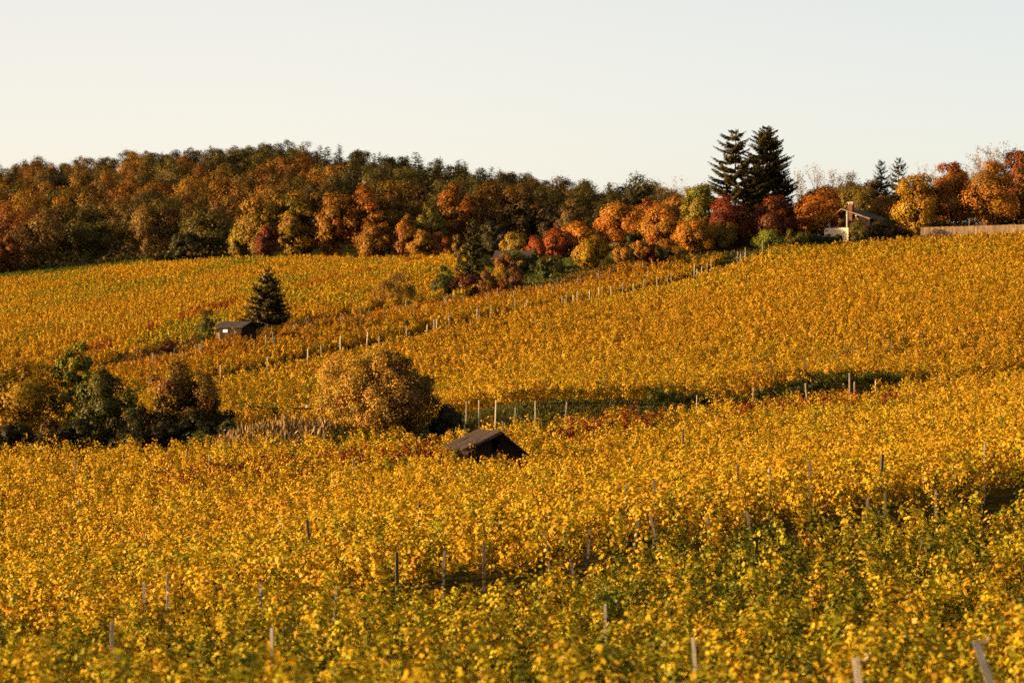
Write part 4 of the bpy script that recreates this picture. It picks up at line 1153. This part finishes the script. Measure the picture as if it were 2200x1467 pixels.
# shaded grass along the valley floor
def grass(px0, px1, d0, d1, n, h, col, label, seed):
    rng = np.random.default_rng(seed)
    dd = rng.uniform(d0, d1, n); x = X_of(rng.uniform(px0, px1, n), dd); g = terrain(x, dd)
    c = np.stack([x, dd, g + h*.45], 1)
    v = leaf_quads(c, rng.normal(size=(n, 3))*np.array([1, 1, .25]), h*rng.uniform(.35, .7, n), .16, np.array([0, 0, 1.0]) + rng.normal(0, .3, (n, 3)), rng)
    o = link('grass', mesh_np('grass', v, 4, np.arange(len(v)), np.array(col)*np.exp(rng.normal(0, .3, (n, 1))), M_tree))
    tag(o, label, 'grass', kind='stuff')
grass(-60, 960, 166, 205, 26000, .45, (.10, .095, .016), 'rough grass on the valley floor among the thicket', 3)
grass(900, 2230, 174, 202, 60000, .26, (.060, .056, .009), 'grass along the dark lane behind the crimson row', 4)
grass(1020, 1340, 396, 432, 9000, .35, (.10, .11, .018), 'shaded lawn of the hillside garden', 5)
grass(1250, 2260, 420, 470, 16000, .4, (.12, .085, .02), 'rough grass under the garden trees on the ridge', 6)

# ------------------------------------------------------------------ light, sky, camera
def world_and_camera():
    az_el = (math.radians(253.0), math.radians(10.0))      # compass bearing of the sun from +Y (clockwise), elevation
    w = bpy.data.worlds.new('World'); SC.world = w; w.use_nodes = True
    nt = w.node_tree; nt.nodes.clear()
    out = nt.nodes.new('ShaderNodeOutputWorld'); bg = nt.nodes.new('ShaderNodeBackground')
    sky = nt.nodes.new('ShaderNodeTexSky'); sky.sky_type = 'NISHITA'
    sky.sun_disc = False; sky.sun_elevation = az_el[1]; sky.sun_rotation = az_el[0]
    sky.altitude = 200; sky.air_density = 0.5; sky.dust_density = 2.0; sky.ozone_density = 1.0
    tint = nt.nodes.new('ShaderNodeMix'); tint.data_type = 'RGBA'; tint.blend_type = 'MULTIPLY'
    tint.inputs[0].default_value = 1.0; tint.inputs[7].default_value = SKY_TINT
    haze = nt.nodes.new('ShaderNodeMix'); haze.data_type = 'RGBA'; haze.inputs[0].default_value = 0.5; 
    # pale haze light: warmer and brighter towards the sun, cooler away from it
    tc = nt.nodes.new('ShaderNodeTexCoord'); dt = nt.nodes.new('ShaderNodeVectorMath'); dt.operation = 'DOT_PRODUCT'
    dt.inputs[1].default_value = (math.sin(az_el[0])*math.cos(az_el[1]), math.cos(az_el[0])*math.cos(az_el[1]), math.sin(az_el[1]))
    mr = nt.nodes.new('ShaderNodeMapRange'); mr.inputs[1].default_value = -0.50; mr.inputs[2].default_value = -0.16; mr.interpolation_type = 'SMOOTHSTEP'
    hz = nt.nodes.new('ShaderNodeMix'); hz.data_type = 'RGBA'; hz.inputs[6].default_value = (1.72, 1.74, 1.54, 1); hz.inputs[7].default_value = SKY_HAZE
    nt.links.new(tc.outputs['Generated'], dt.inputs[0]); nt.links.new(dt.outputs['Value'], mr.inputs[0])
    nt.links.new(mr.outputs[0], hz.inputs[0]); nt.links.new(hz.outputs[2], haze.inputs[7])
    nt.links.new(sky.outputs[0], tint.inputs[6]); nt.links.new(tint.outputs[2], haze.inputs[6]); nt.links.new(haze.outputs[2], bg.inputs[0])
    bg.inputs[1].default_value = SKY_STRENGTH
    nt.links.new(bg.outputs[0], out.inputs[0])
    s = bpy.data.lights.new('sun', 'SUN'); s.energy = SUN; s.angle = math.radians(0.5); s.color = SUN_COLOR
    so = bpy.data.objects.new('sun', s); COL.objects.link(so)
    to = Vector((math.sin(az_el[0])*math.cos(az_el[1]), math.cos(az_el[0])*math.cos(az_el[1]), math.sin(az_el[1])))
    so.rotation_euler = to.to_track_quat('Z', 'Y').to_euler()
    so.location = to*200
    c = bpy.data.cameras.new('camera'); co = bpy.data.objects.new('camera', c); COL.objects.link(co)
    co.location = (0, 0, 0); co.rotation_euler = (math.radians(90), 0, 0)
    c.sensor_fit = 'HORIZONTAL'; c.sensor_width = 36.0; c.lens = F/2200*36.0
    c.clip_start = 0.5; c.clip_end = 9000
    c.dof.use_dof = True; c.dof.focus_distance = 155.0; c.dof.aperture_fstop = 1.8
    SC.camera = co
    SC.view_settings.view_transform = 'Standard'; SC.view_settings.look = 'None'
    SC.view_settings.exposure = EXPOSURE; SC.view_settings.gamma = 1.0
    SC.render.engine = 'CYCLES'
    cy = SC.cycles
    cy.max_bounces = 5; cy.diffuse_bounces = 3; cy.transmission_bounces = 3; cy.glossy_bounces = 1
    cy.use_denoising = DENOISE
    cy.use_adaptive_sampling = True; cy.adaptive_threshold = 0.02
    cy.caustics_reflective = False; cy.caustics_refractive = False
SKY_TINT = (1.485, 1.064, 0.776, 1); SKY_HAZE = (2.40, 2.22, 1.88, 1); SKY_STRENGTH = 0.0957; SUN = 4.9; SUN_COLOR = (1.0, 0.67, 0.31); EXPOSURE = 2.0; DENOISE = False
world_and_camera()
